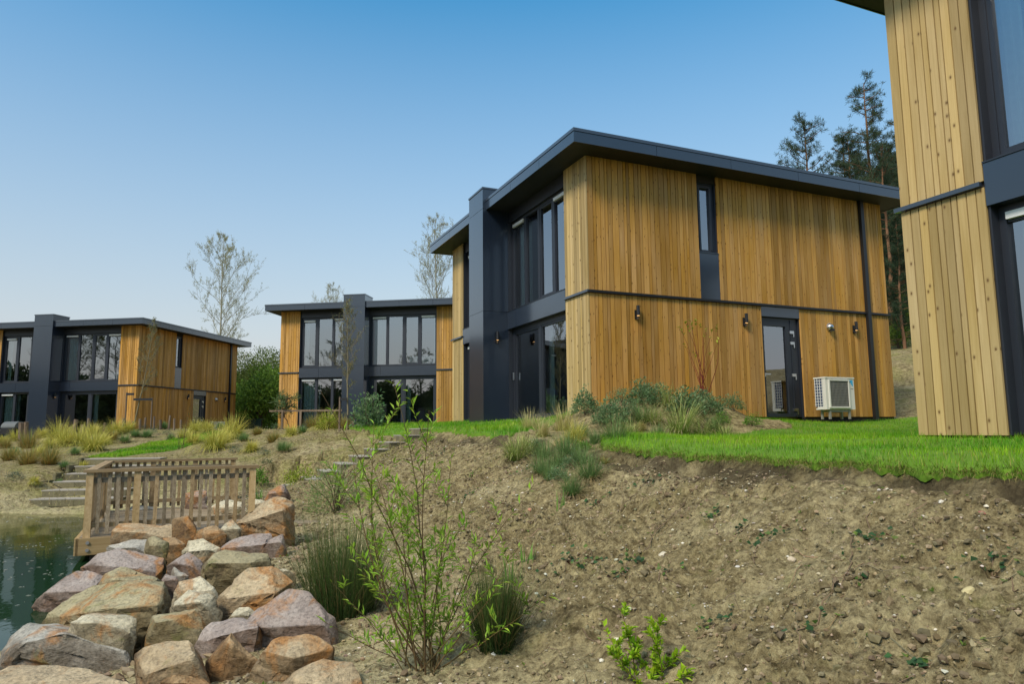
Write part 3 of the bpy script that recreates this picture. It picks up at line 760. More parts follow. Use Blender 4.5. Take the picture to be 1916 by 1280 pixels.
def window(root, x0, x1, z0, z1, y, n, kind='window', fw=.065, vents=(), curtains=(), sash=(), bottom=None):
    """framed glazing in the front wall, n panes"""
    f = fw
    bot = f if bottom is None else bottom
    cuts = np.linspace(x0, x1, n + 1)
    lst = [(x0, x1, y, y + .09, z1 - f, z1), (x0, x1, y, y + .09, z0, z0 + bot), (x0, x0 + f, y, y + .09, z0 + bot, z1 - f), (x1 - f, x1, y, y + .09, z0 + bot, z1 - f)]
    w = boxes(kind, lst, M['frame'], root)
    for c in cuts[1:-1]: box('mullion', c - .055, c + .055, y + .004, y + .088, z0 + bot, z1 - f, M['frame'], w)
    for i in range(n):
        a = cuts[i] + (f if i == 0 else .055); b = cuts[i + 1] - (f if i == n - 1 else .055)
        za, zb_ = z0 + bot, z1 - f
        if i in sash:
            s = .045
            boxes('sash', [(a, b, y + .012, y + .07, za, za + s), (a, b, y + .012, y + .07, zb_ - s, zb_), (a, a + s, y + .012, y + .07, za + s, zb_ - s), (b - s, b, y + .012, y + .07, za + s, zb_ - s)], M['frame'], w)
            a += s; b -= s; za += s; zb_ -= s
        if i in vents:
            box('vent_grille', a + .01, b - .01, y - .028, y + .04, zb_ - .075, zb_ - .005, M['white'], w); zb_ -= .08
            box('vent_rail', a, b, y + .014, y + .075, zb_ - .02, zb_ + .004, M['frame'], w)
        mesh_obj('pane', [(a, y + .045, za), (b, y + .045, za), (b, y + .045, zb_), (a, y + .045, zb_)], [(0, 1, 2, 3)], M['glass'], w)
    for (a, b) in curtains:
        k = int((b - a) / .012) + 2; xs = np.linspace(a, b, k)
        ys = y + .22 + .035 * np.sin(xs * 62 + np.sin(xs * 9) * 2)
        V = [(xx, yy, zz) for zz in (z0 + .04, z1 - .03) for xx, yy in zip(xs, ys)]
        mesh_obj('curtain', V, [(i, i + 1, k + i + 1, k + i) for i in range(k - 1)], M['curtain'], w, True)
    return w
def house(key, label, single_front=(), single_side=False, seed=1, front_mat='board_front', extras=True):
    D = HD; x, y, z, a = HOUSES[key]
    root = empty('timber_house', (x, y, z), a)
    tag(root, label, 'house', 'timber holiday houses round the pond')
    W, L, zs, ZB = D['W'], D['L'], D['zs'], D['ZB']
    # ---- core walls behind the boards, floors, ceilings
    t = .03
    yb = L - t
    boxes('wall_core', [(-W + t, -W + .2, t, yb, -.4, zs), (-W + .2, -.2, yb - .2, yb, -.4, zs),
                        (-.2, -t, t, D['v1'], ZB, zs), (-.2, -t, D['v2'], yb, ZB, zs), (-.2, -t, D['v1'], D['v2'], ZB, D['sill']), (-.2, -t, D['v1'], D['v2'], 4.95, zs),
                        (-.2, -t, t, D['d1'], -.4, ZB), (-.2, -t, D['d2'], yb, -.4, ZB), (-.2, -t, D['d1'], D['d2'], 2.17, ZB),
                        (-D['sR'], -.2, t, .2, -.4, zs), (-W + .2, -W + D['sL'], t, .2, -.4, zs)], M['backing'], root)
    boxes('floor_slab', [(-W + .2, -.2, .2, yb - .2, -.3, .03), (-W + .2, -.2, .2, yb - .2, D['b2'] + .02, D['b1'] - .02)], M['inner_floor'], root)
    boxes('inner_wall', [(-W + .201, -W + .23, .24, 4.4, .03, zs), (-.23, -.201, .24, D['d1'] - .12, .03, D['b2']), (-.23, -.201, .24, 2.5, D['b1'], zs), (-W + .23, -.23, 4.4, 4.5, .031, D['b2']), (-W + .23, -.23, 4.4, 4.5, D['b1'], zs),
                         (-4.4, -4.3, .4, 4.4, .031, D['b2']), (-4.4, -4.3, .4, 4.4, D['b1'], zs)], M['inner'], root)
    # ---- boards
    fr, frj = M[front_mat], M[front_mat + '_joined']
    gap = .0062
    fronts = {'R': (-D['sR'], 0.), 'L': (-W, -W + D['sL'])}
    for tier, (za, zb_) in enumerate(((.03, ZB - .032), (ZB + .032, zs))):
        for nm, (xa, xb) in fronts.items():
            cols = board_cols(xa, xb, seed + (5 if nm == 'L' else 2))
            if nm in single_front:
                for (p, q) in cols: box('board', p + gap, q - gap, 0 + R.uniform(0, .003), .026, za, zb_, fr, root)
            else:
                boxes('cladding', [(p + gap, q - gap, 0, .026, za, zb_) for p, q in cols], frj, root, [R.random() for _ in cols])['kind'] = 'stuff'
        cols = board_cols(.027, L, seed + 9)
        lst = []
        for (p, q) in cols:
            segs = [(za, zb_)]
            op = (D['d1'], D['d2']) if tier == 0 else (D['v1'], D['v2'])
            if q <= op[0] + .02 or p >= op[1] - .02: lst.append((p, q, za, zb_))
            else:
                if p < op[0] - .02: lst.append((p, op[0], za, zb_))
                if q > op[1] + .02: lst.append((op[1], q, za, zb_))
        if single_side:
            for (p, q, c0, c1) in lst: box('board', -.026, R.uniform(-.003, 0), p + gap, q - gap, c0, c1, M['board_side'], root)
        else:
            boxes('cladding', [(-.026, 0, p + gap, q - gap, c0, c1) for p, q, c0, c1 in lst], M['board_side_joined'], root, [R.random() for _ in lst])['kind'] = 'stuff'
        # far sides, seen only as a sliver
        boxes('cladding', [(-W, -W + .026, p + gap, q - gap, za, zb_) for p, q in board_cols(.027, L, seed + 4)], frj, root, [R.random() for _ in board_cols(.027, L, seed + 4)])['kind'] = 'stuff'
    # ---- band between the storeys
    bm_ = .022
    box('band', -D['sR'] - .0, .045, -.045, -.002, ZB - bm_, ZB + bm_, M['metal_cap'], root)
    box('band', -W - .045, -W + D['sL'] - .02, -.045, -.002, ZB - bm_, ZB + bm_, M['metal_cap'], root)
    box('band', .002, .045, -.001, L + .02, ZB - bm_, ZB + bm_, M['black'], root)
    # ---- roof
    rx0, rx1, ry0, ry1 = -W - D['ol'], D['os'], -D['of'], L + D['ob']
    rf = boxes('roof', [(rx0 + .015, rx1 - .015, ry0 + .015, ry1 - .015, zs, D['zf'] - .075)], M['soffit'], root)
    cap = .062
    def panels(a0, a1, n): c = np.linspace(a0, a1, n + 1); return [(c[i] + (.004 if i else 0), c[i + 1] - (.004 if i < n - 1 else 0)) for i in range(n)]
    for p, q in panels(ry0, ry1, 5):
        box('fascia_panel', rx1 - .014, rx1, p, q, zs - .012, D['zf'] - cap - .008, M['metal'], rf)
        box('fascia_panel', rx0, rx0 + .014, p, q, zs - .012, D['zf'] - cap - .008, M['metal'], rf)
    for p, q in [w for s0, s1, k in ((rx0 + .015, -D['p2'], 2), (-D['p1'], rx1 - .015, 3)) for w in panels(s0, s1, k)]:
        box('fascia_panel', p, q, ry0, ry0 + .014, zs - .012, D['zf'] - cap - .008, M['metal'], rf)
    box('fascia_panel', rx0 + .015, rx1 - .015, ry1 - .014, ry1, zs - .012, D['zf'] - cap - .008, M['metal'], rf)
    boxes('flashing', [(rx1 - .1, rx1 + .012, ry0 - .012, ry1 + .012, D['zf'] - cap, D['zf']), (rx0 - .012, rx0 + .1, ry0 - .012, ry1 + .012, D['zf'] - cap, D['zf']),
                       (rx0 + .1, -D['p2'] - .001, ry0 - .012, ry0 + .1, D['zf'] - cap, D['zf']), (-D['p1'] + .001, rx1 - .1, ry0 - .012, ry0 + .1, D['zf'] - cap, D['zf']),
                       (rx0 + .1, rx1 - .1, ry1 - .1, ry1 + .012, D['zf'] - cap, D['zf'])], M['metal_cap'], rf)
    box('roof_membrane', rx0 + .1, rx1 - .1, ry0 + .1, ry1 - .1, D['zf'] - .075, D['zf'] - .045, M['unit_dark'], rf)
    # ---- pillar
    px0, px1 = -D['p2'], -D['p1']
    pl = boxes('pillar', [(px0 + .012, px1 - .012, -D['pp'] + .012, .3, -.3, D['zp'] - .05)], M['black'], root)
    for c0, c1 in ((-.02, D['b1'] - .004), (D['b1'] + .004, D['j1'] - .004), (D['j1'] + .004, D['zp'] - .045)):
        box('cladding_panel', px0, px1, -D['pp'], .22 if c0 < 5 else D['pb'] + .12, c0, c1, M['metal'], pl)
    box('coping', px0 - .016, px1 + .016, -D['pp'] - .016, D['pb'] + .136, D['zp'] - .042, D['zp'], M['metal_cap'], pl)
    # ---- front: spandrels, headers, glazing
    inset = .14
    top = 4.83
    for nm, xa, xb in (('R', px1, -D['sR']), ('L', -W + D['sL'], px0)):
        # spandrel panels, one joint
        c = xa + .5 if nm == 'R' else xa + .9
        box('spandrel_panel', xa + .002, c - .004, .0, .2, D['b2'], D['b1'], M['metal'], root); box('spandrel_panel', c + .004, xb - .003, .0, .2, D['b2'], D['b1'], M['metal'], root)
        box('sill', xa + .002, xb - .004, -.012, .19, D['b1'] + .003, D['b1'] + .018, M['frame'], root)
        box('header_panel', xa + .002, xb - .004, .07, .2, top, zs - .002, M['frame'], root)
        for e0, e1 in ((xa + .002, xa + .02), (xb - .022, xb - .003)):
            box('reveal', e0, e1, .028, .235, D['b1'] + .019, top - .002, M['frame'], root); box('reveal', e0, e1, .028, .235, .032, D['b2'] - .002, M['frame'], root)
    window(root, px1 + .02, -D['sR'] - .022, D['b1'] + .02, top, inset, 4, 'window', vents=(0, 3), sash=(2,), curtains=((px1 + .1, px1 + .62), (-D['sR'] - .2, -D['sR'] - .04)))
    window(root, -W + D['sL'] + .02, px0 - .02, D['b1'] + .02, top, inset, 3, 'window', vents=(0, 2), sash=(0,), curtains=((-W + D['sL'] + .06, -W + D['sL'] + .3),))
    window(root, -W + D['sL'] + .02, px0 - .02, .04, D['b2'] - .004, inset, 3, 'window', vents=(0, 2), bottom=.12, curtains=((-W + D['sL'] + .08, -W + D['sL'] + .85),))
    sd = window(root, px1 + .02, -D['sR'] - .022, .04, D['b2'] - .004, inset, 2, 'sliding_door', fw=.1, sash=(0, 1), bottom=.07, curtains=((px1 + 1.5, px1 + 1.75),))
    box('handle', px1 + .075, px1 + .09, inset - .05, inset - .01, .98, 1.16, M['steel'], sd)
    box('threshold', px1 + .02, -D['sR'] - .02, -.1, inset, -.05, .036, M['galv'], root)
    # ---- side: tall slot window over a panel, door under a panel
    v1, v2, s0 = D['v1'], D['v2'], D['sill']
    boxes('slot_lining', [(-.2, -.032, v1, v1 + .02, s0, zs - .003), (-.2, -.032, v2 - .02, v2, s0, zs - .003), (-.028, -.004, v1 + .003, v2 - .003, ZB + .024, s0 - .01), (-.2, .012, v1 + .004, v2 - .004, s0 - .009, s0 + .006), (-.2, -.06, v1 + .02, v2 - .02, 4.93, zs - .003)], M['metal'], root)
    sw = boxes('window', [(-.17, -.09, v1 + .02, v1 + .085, s0 + .006, 4.93), (-.17, -.09, v2 - .085, v2 - .02, s0 + .006, 4.93), (-.17, -.09, v1 + .085, v2 - .085, s0 + .006, s0 + .08), (-.17, -.09, v1 + .085, v2 - .085, 4.86, 4.93)], M['frame'], root)
    boxes('sash', [(-.16, -.075, v1 + .085, v1 + .13, s0 + .08, 4.86), (-.16, -.075, v2 - .13, v2 - .085, s0 + .08, 4.86)], M['frame'], sw)
    mesh_obj('pane', [(-.12, v1 + .13, s0 + .08), (-.12, v2 - .13, s0 + .08), (-.12, v2 - .13, 4.86), (-.12, v1 + .13, 4.86)], [(0, 1, 2, 3)], M['glass'], sw)
    d1, d2 = D['d1'], D['d2']
    box('lintel_panel', -.028, -.004, d1 + .003, d2 - .003, 2.178, ZB - .024, M['metal'], root)
    boxes('door_lining', [(-.2, -.032, d1, d1 + .02, .0, 2.17), (-.2, -.032, d2 - .02, d2, .0, 2.17)], M['frame'], root)
    g0, g1 = d1 + .1, d2 - .36
    dr = boxes('door', [(-.15, -.07, d1 + .02, g0, .03, 2.165), (-.15, -.07, g1, d2 - .02, .03, 2.165), (-.15, -.07, g0, g1, .03, .1), (-.15, -.07, g0, g1, 1.99, 2.165), (-.075, -.055, g1 + .13, g1 + .15, .05, 2.14)], M['frame'], root)
    mesh_obj('pane', [(-.11, g0, .1), (-.11, g1, .1), (-.11, g1, 1.99), (-.11, g0, 1.99)], [(0, 1, 2, 3)], M['glass'], dr)
    for hz in (1.87, 1.63, .93, .18):
        boxes('hinge', [(-.07, -.045, g1 + .1, g1 + .22, hz - .03, hz + .03), (-.07, -.04, g1 + .19, g1 + .215, hz - .1, hz - .03)], M['steel'], dr)
    boxes('handle', [(-.07, -.03, g0 - .06, g0 - .035, .88, .96), (-.045, -.028, g0 - .06, g0 + .1, .925, .95)], M['steel'], dr)
    # ---- rain pipe
    dp = D['dp']
    boxes('downpipe', [(.005, .085, dp - .05, dp + .05, 1.0, zs - .001), (.003, .087, dp - .052, dp + .052, -.05, 1.0)], M['black'], root)
    # rooms are furnished plainly
    if extras:
        boxes('sofa', [(-3.2, -1.6, 1.9, 2.7, .1, .42), (-3.2, -1.6, 2.5, 2.75, .42, .8)], M['unit_fin'], root)
        boxes('wardrobe', [(-3.6, -2.6, 3.6, 4.35, D['b1'], 4.7)], M['inner_floor'], root)
        boxes('bed', [(-2.4, -.9, 1.0, 3.0, D['b1'], D['b1'] + .5)], M['white'], root)
    return root

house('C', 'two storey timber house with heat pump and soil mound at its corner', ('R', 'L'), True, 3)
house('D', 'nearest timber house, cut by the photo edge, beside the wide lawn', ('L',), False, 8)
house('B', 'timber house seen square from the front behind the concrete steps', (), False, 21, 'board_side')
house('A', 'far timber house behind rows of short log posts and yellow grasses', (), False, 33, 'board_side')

# ---------------------------------------------------------------- lamps, vent, heat pump on the middle house
def on_house(key, lx, ly, lz):
    x, y, z, a = HOUSES[key]
    return (x + lx * math.cos(a) - ly * math.sin(a), y + lx * math.sin(a) + ly * math.cos(a), z + lz)
def wall_lamp(key, lx, ly, lz, side, label, lit=True):
    a = HOUSES[key][3]
    r = empty('wall_lamp', on_house(key, lx, ly, lz), a + (0 if side else 0))
    tag(r, label, 'lamp', 'black up and down wall lamps')
    b = boxes('backplate', [(0.002, .02, -.035, .035, -.12, .06)], M['black'], r)
    cyl('arm', (.02, 0, -.03), (.05, 0, -.03), .02, M['black'], r)
    cyl('shade', (.078, 0, -.06), (.078, 0, .14), .034, M['black'], r, 16)
    cyl('glow_disc', (.078, 0, -.0625), (.078, 0, -.0605), .028, M['lamp_glow'], r, 12)
    cyl('sensor', (.045, 0, -.13), (.045, 0, -.085), .026, M['black'], r, 12, .03)
    if lit:
        ld = bpy.data.lights.new('lamp_light', 'SPOT'); ld.energy = .7; ld.color = (1, .55, .2); ld.spot_size = math.radians(95); ld.spot_blend = .9; ld.shadow_soft_size = .02
        lo = bpy.data.objects.new('lamp_light', ld); lo.location = (.09, 0, -.075); lo.rotation_euler = (0, math.radians(14), 0); link(lo, r)
    return r
wall_lamp('C', 0, 1.06, 2.05, 1, 'black wall lamp nearest the front corner on the orange side wall')
wall_lamp('C', 0, 3.75, 2.05, 1, 'black wall lamp just left of the glazed side door')
wall_lamp('C', 0, 6.95, 2.05, 1, 'black wall lamp between the steel vent and the rain pipe')
wall_lamp('C', -HD['p1'], -.29, 1.98, 1, 'black wall lamp on the dark pillar of the middle house')
wall_lamp('A', 0, 3.72, 2.05, 1, 'tiny black wall lamp left of the far house side door', False)
wall_lamp('A', 0, 7.0, 2.05, 1, 'tiny black wall lamp by the far house rain pipe', False)
wall_lamp('A', -HD['p1'], -.29, 1.98, 1, 'tiny black wall lamp on the dark pillar of the far house', False)
def dome_vent(key, label):
    r = empty('dome_vent', on_house(key, 0, 6.2, 2.03), HOUSES[key][3]); tag(r, label, 'vent', 'round steel wall vents')
    cyl('flange', (.001, 0, 0), (.012, 0, 0), .095, M['steel'], r, 20)
    V, F = [], []
    for i in range(6):
        th = i / 5 * math.pi / 2
        for j in range(18):
            ph = 2 * math.pi * j / 18; V.append((.012 + .085 * math.sin(th) + (.0 if i < 5 else 0), .085 * math.cos(th) * math.cos(ph), .085 * math.cos(th) * math.sin(ph)))
    F = [(i * 18 + j, i * 18 + (j + 1) % 18, (i + 1) * 18 + (j + 1) % 18, (i + 1) * 18 + j) for i in range(5) for j in range(18)]
    mesh_obj('hood', V, F, M['steel'], r, True)
    boxes('outlet', [(.03, .1, -.05, .05, -.088, -.045)], M['black'], r)
dome_vent('C', 'round steel dome vent above the heat pump')
dome_vent('A', 'tiny round steel vent on the far house side wall')
def heat_pump(key, label):
    r = empty('heat_pump', on_house(key, .35, 5.25, 0), HOUSES[key][3]); tag(r, label, 'heat pump', 'outdoor heat pump units')
    w, dpt, z0, z1 = .82, .3, .17, .85
    body = boxes('casing', [(dpt - .03, dpt, 0, w, z0, z1 - .03), (.0, dpt - .03, w - .02, w, z0, z1 - .03), (.06, dpt - .03, .0, .02, z0, z0 + .06), (0, dpt - .03, .02, w - .02, z0, z0 + .03), (dpt - .08, dpt - .03, 0, .02, z0 + .06, z1 - .03)], M['unit_white'], r)
    box('lid', -.005, dpt + .012, -.01, w + .01, z1 - .03, z1, M['unit_white'], r)
    boxes('coil', [(.0, dpt - .085, .012, .03, z0 + .06, z1 - .03)], M['unit_fin'], r)
    boxes('coil_guard', [(.0, dpt - .08, .0, .01, z, z + .008) for z in np.linspace(z0 + .1, z1 - .08, 9)] + [(xx, xx + .008, .001, .011, z0 + .06, z1 - .03) for xx in np.linspace(.01, dpt - .1, 4)], M['white'], r)
    # fan opening with its square grille
    g = boxes('fan_recess', [(dpt + .0015, dpt + .004, .1, .63, z0 + .06, z1 - .08)], M['unit_dark'], r)
    boxes('grille', [(dpt + .006, dpt + .016, .1, .63, z, z + .006) for z in np.linspace(z0 + .06, z1 - .085, 17)] + [(dpt + .005, dpt + .014, yy, yy + .006, z0 + .06, z1 - .08) for yy in np.linspace(.1, .625, 15)], M['galv'], r)
    boxes('front_frame', [(dpt + .001, dpt + .03, .07, .1, z0 + .03, z1 - .05), (dpt + .001, dpt + .03, .63, .66, z0 + .03, z1 - .05), (dpt + .001, dpt + .03, .1, .63, z1 - .08, z1 - .05), (dpt + .001, dpt + .03, .1, .63, z0 + .03, z0 + .06)], M['unit_white'], r)
    mesh_obj('blue_emblem', [(dpt + .002, .68, z1 - .06), (dpt + .002, .79, z1 - .06), (dpt + .002, .79, z1 - .2), (dpt + .003, .745, z1 - .16)], [(0, 1, 2, 3)], M['logo_blue'], r)
    mesh_obj('black_emblem', [(dpt + .004, .69, z1 - .08), (dpt + .004, .715, z1 - .085), (dpt + .004, .70, z1 - .12)], [(0, 1, 2)], M['black'], r)
    boxes('lettering', [(dpt + .001, dpt + .003, .72 + k * .02, .734 + k * .02, z1 - .25, z1 - .238) for k in range(4)], M['black'], r)
    pb_ = MB(); pb_.tube([(.1, w + .0, .35), (.06, w + .07, .3), (-.1, w + .08, .22), (-.34, w + .06, .22)], .018, 8, (.5, .5, .48)); pb_.tube([(.1, w + .0, .28), (.06, w + .05, .22), (-.1, w + .05, .12), (-.34, w + .04, .13)], .012, 8, (.05, .05, .05)); pb_.build('pipe', M['bark'], r)
    boxes('stand', [(.04, .08, .1, .14, -.03, z0), (.24, .28, .1, .14, -.03, z0), (.04, .08, .66, .7, -.03, z0), (.24, .28, .66, .7, -.03, z0), (.24, .28, .14, .66, z0 - .05, z0 - .012), (.04, .08, .14, .66, z0 - .05, z0 - .012)], M['galv'], r)
heat_pump('C', 'white heat pump on a metal stand beside the glazed door')
heat_pump('A', 'tiny white heat pump beside the far house, behind yellow grass')
# ---------------------------------------------------------------- jetty
JZ = -1.2                      # deck level
JF = np.array([-5.03, 8.5]); JA = math.atan2(.438, .899)
JLEN, JDEP = 1.82, 3.05
jt = empty('jetty', (JF[0], JF[1], JZ), JA)
tag(jt, 'weathered timber jetty with slatted railings at the pond edge', 'jetty')
# deck boards run along the railing (local x), laid one behind the other
nb = 22
for i in range(nb):
    y0 = -.06 + i * (JDEP + .12) / nb
    box('deck_board', -.07, JLEN + .9, y0 + .004, y0 + (JDEP + .12) / nb - .004, -.03 + R.uniform(-.002, .002), 0, M['jetty_grey'], jt)
for nm, b in (('beam', (-.1, JLEN + .3, -.1, -.062, -.2, -.008)), ('beam', (-.115, -.072, -.1, JDEP + .06, -.2, -.008)), ('beam', (-.1, JLEN + .9, JDEP + .062, JDEP + .1, -.2, -.008))):
    box(nm, *b, M['jetty_new'], jt)
for yy in (-.06, ):
    for zz in (-.06, -.145): cyl('bolt', (.02, -.1, zz), (.02, -.113, zz), .02, M['galv'], jt, 10)
for x_, y_ in ((.1, .1), (1.6, .1), (.1, 2.9), (1.6, 2.9)): cyl('pile', (x_, y_, -1.3), (x_, y_, -.03), .07, M['post_wood'], jt, 10)
PT = .075
def jpost(x, y, z1, mat): return box('post', x - PT / 2, x + PT / 2, y - PT / 2, y + PT / 2, -.17, z1, M[mat], jt)
RH = .78
for x_ in (0., .5, JLEN): jpost(x_, -.02, RH - .036, 'jetty_new')
for x_ in (0., .62, 1.24, JLEN): jpost(x_, JDEP, RH - .036, 'jetty_wood')
jpost(0, 1.0, RH - .036, 'jetty_wood'); jpost(0, 2.0, RH - .036, 'jetty_wood')
box('handrail', -.07, JLEN + .07, -.075, .035, RH - .035, RH, M['jetty_wood'], jt)
box('handrail', -.07, JLEN + .07, JDEP - .055, JDEP + .055, RH - .035, RH, M['jetty_wood'], jt)
box('handrail', -.055, .055, .036, JDEP - .056, RH - .037, RH - .002, M['jetty_wood'], jt)
for yy, s in ((-.02, 1), (JDEP, -1)):
    box('rail', .04, JLEN - .04, yy - .02 + .03 * s, yy + .02 + .03 * s, RH - .16, RH - .1, M['jetty_grey'], jt)
    box('rail', .04, JLEN - .04, yy - .02 + .03 * s, yy + .02 + .03 * s, .1, .155, M['jetty_wood'], jt)
    n_b = 17
    for i in range(n_b):
        x_ = .1 + (JLEN - .2) * i / (n_b - 1) + R.uniform(-.006, .006)
        if min(abs(x_ - p) for p in ((0, .5, JLEN) if s > 0 else (0, .62, 1.24, JLEN))) < .06: continue
        box('baluster', x_ - .022, x_ + .022, yy - .012 - .005 * s, yy + .008 - .005 * s, .03, RH - .037, M['jetty_grey' if R.random() < .6 else 'jetty_wood'], jt, (0, R.uniform(-.012, .012), 0))
box('rail', -.05, -.01, .04, JDEP - .04, RH - .16, RH - .1, M['jetty_grey'], jt); box('rail', -.05, -.01, .04, JDEP - .04, .1, .155, M['jetty_wood'], jt)
for i in range(26):
    y_ = .1 + (JDEP - .2) * i / 25
    if min(abs(y_ - p) for p in (0, 1, 2, JDEP)) < .06: continue
    box('baluster', -.008, .012, y_ - .022, y_ + .022, .03, RH - .037, M['jetty_grey' if R.random() < .5 else 'jetty_wood'], jt)

# ---------------------------------------------------------------- steps
def steps(label, top, direction, n, rise, tread, width, zt, side_boards=True):
    """top: middle of the top step's front edge; steps run down along direction"""
    d = np.array(direction, float); d /= np.linalg.norm(d); a = math.atan2(d[1], d[0])
    r = empty('garden_steps', (top[0], top[1], zt), a); tag(r, label, 'steps')
    for i in range(n):
        z1 = -i * rise
        st = boxes('step', [(-tread + i * tread, i * tread, -width / 2 + .02, width / 2 - .02, z1 - rise - .12, z1 - .018)], M['step_wood'], r)
        box('tread', -tread + i * tread + .002, i * tread + .012, -width / 2, width / 2, z1 - .018, z1, M['step_top'], st)
        for k in range(4):
            w0 = -width / 2 + .02 + k * (width - .04) / 4
            box('riser_board', i * tread, i * tread + .008, w0 + .003, w0 + (width - .04) / 4 - .003, z1 - rise, z1 - .019, M['step_wood'], st)
    return r
steps('timber and concrete steps climbing the bank to the middle lawn', STEP_A[0], STEP_A[1], 9, .142, .33, 1.0, STEP_A[2])
r = steps('low timber steps rising from the far shore behind the jetty', STEP_B[0], STEP_B[1], 6, .145, .42, 1.7, STEP_B[2])
# flared side boards of the lower steps
for i in range(6):
    box('side_board', -.3 + i * .42, .12 + i * .42 - .004, -.92 - .0 - .05 * i, -.86 - .05 * i, -.32 - i * .145, .02 - i * .145, M['step_wood'], r)
box('side_board', 2.2, 2.26, -2.0, -1.14, -1.1, -.72, M['step_wood'], r)

# ---------------------------------------------------------------- boulders
def rock_mat(name, a, b, c, rust=(.36, .16, .04), rust_amt=.35, moss=0., strata=6.):
    m, n, l, o = new_mat(name)
    p = principled(n, l, o, b, .78, 0, .3)
    tc = n.new('ShaderNodeTexCoord'); oi = n.new('ShaderNodeObjectInfo')
    mu = n.new('ShaderNodeMath'); mu.operation = 'MULTIPLY'; mu.inputs[1].default_value = 53.; l.new(oi.outputs['Random'], mu.inputs[0])
    cb = n.new('ShaderNodeCombineXYZ'); [l.new(mu.outputs[0], cb.inputs[k]) for k in range(3)]
    ad = n.new('ShaderNodeVectorMath'); l.new(tc.outputs['Object'], ad.inputs[0]); l.new(cb.outputs[0], ad.inputs[1]); v = ad.outputs[0]
    def nz(s, det=6, r=.6, d=0., sc=None):
        t = n.new('ShaderNodeTexNoise'); t.inputs['Scale'].default_value = s; t.inputs['Detail'].default_value = det; t.inputs['Roughness'].default_value = r; t.inputs['Distortion'].default_value = d
        if sc: mp = mapping(n, l, v, sc); mp.inputs['Rotation'].default_value = (.25, .35, .4); l.new(mp.outputs[0], t.inputs['Vector'])
        else: l.new(v, t.inputs['Vector'])
        return t.outputs[0]
    def mix(f, x, y):
        k = n.new('ShaderNodeMix'); k.data_type = 'RGBA'
        for i, s in ((0, f), (6, x), (7, y)):
            if isinstance(s, tuple): k.inputs[i].default_value = (*s, 1)
            else: l.new(s, k.inputs[i])
        return k.outputs[2]
    big = nz(3.2, 5, .55, .6); st = nz(2.2, 7, .62, .35, (3, 3, strata)); fine = nz(42, 4, .7)
    r1 = ramp(n, [(.3, a), (.52, b), (.72, c)]); l.new(st, r1.inputs[0])
    r2 = ramp(n, [(.35, a), (.6, c)]); l.new(big, r2.inputs[0])
    rb = ramp(n, [(.35, (0, 0, 0)), (.65, (.8, .8, .8))]); l.new(big, rb.inputs[0])
    col = mix(rb.outputs[0], r1.outputs[0], r2.outputs[0])
    # bedding faces are paler than broken ends
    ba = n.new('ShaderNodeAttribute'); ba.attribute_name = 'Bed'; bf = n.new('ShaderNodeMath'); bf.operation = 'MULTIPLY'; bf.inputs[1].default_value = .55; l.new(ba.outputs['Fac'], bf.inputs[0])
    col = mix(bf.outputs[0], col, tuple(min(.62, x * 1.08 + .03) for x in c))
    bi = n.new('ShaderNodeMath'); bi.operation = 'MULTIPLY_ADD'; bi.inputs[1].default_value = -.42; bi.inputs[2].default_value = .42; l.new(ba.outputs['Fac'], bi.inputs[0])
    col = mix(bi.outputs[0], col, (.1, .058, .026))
    ru = ramp(n, [(.62 - rust_amt * .3, (0, 0, 0)), (.74 - rust_amt * .25, (.85, .85, .85))]); l.new(nz(2.6, 6, .65, 1.2), ru.inputs[0])
    col = mix(ru.outputs[0], col, rust)
    if moss:
        mo = ramp(n, [(.66 - moss * .3, (0, 0, 0)), (.8 - moss * .3, (.7, .7, .7))]); l.new(nz(3.7, 6, .7, .6), mo.inputs[0]); col = mix(mo.outputs[0], col, (.14, .15, .03))
    sp = ramp(n, [(.32, (.42, .42, .42)), (.5, (1, 1, 1)), (.72, (1.4, 1.4, 1.4))]); l.new(fine, sp.inputs[0])
    mm = n.new('ShaderNodeMix'); mm.data_type = 'RGBA'; mm.blend_type = 'MULTIPLY'; mm.inputs[0].default_value = .8; l.new(col, mm.inputs[6]); l.new(sp.outputs[0], mm.inputs[7])
    l.new(mm.outputs[2], p.inputs['Base Color'])
    b1 = n.new('ShaderNodeBump'); b1.inputs['Strength'].default_value = .8; b1.inputs['Distance'].default_value = .05; l.new(st, b1.inputs['Height'])
    b2 = n.new('ShaderNodeBump'); b2.inputs['Strength'].default_value = .7; b2.inputs['Distance'].default_value = .012; l.new(fine, b2.inputs['Height']); l.new(b1.outputs[0], b2.inputs['Normal'])
    l.new(b2.outputs[0], p.inputs['Normal'])
    return m
RM = {'g': rock_mat('rock_grey', (.085, .08, .065), (.24, .228, .19), (.43, .41, .35), rust_amt=.2, moss=.2),
      't': rock_mat('rock_tan', (.09, .058, .03), (.27, .19, .1), (.46, .37, .23), rust_amt=.35, moss=.2),
      'p': rock_mat('rock_purple', (.055, .032, .026), (.18, .125, .1), (.36, .31, .275), rust_amt=.33),
      'o': rock_mat('rock_olive', (.065, .055, .024), (.2, .168, .08), (.37, .325, .19), rust_amt=.3, moss=.35),
      'c': rock_mat('rock_cream', (.17, .145, .085), (.38, .335, .215), (.55, .5, .36), rust_amt=.25, moss=.2),
      'r': rock_mat('rock_rust', (.075, .038, .016), (.2, .115, .045), (.36, .25, .13), rust_amt=.4)}
def noise3(P, seed, k):
    """cheap 3D value noise from three planar ones"""
    return (vnoise(P[:, 0] * k, P[:, 1] * k, seed) + vnoise(P[:, 1] * k + 5.2, P[:, 2] * k, seed + 1) + vnoise(P[:, 2] * k - 3.1, P[:, 0] * k, seed + 2)) * .66
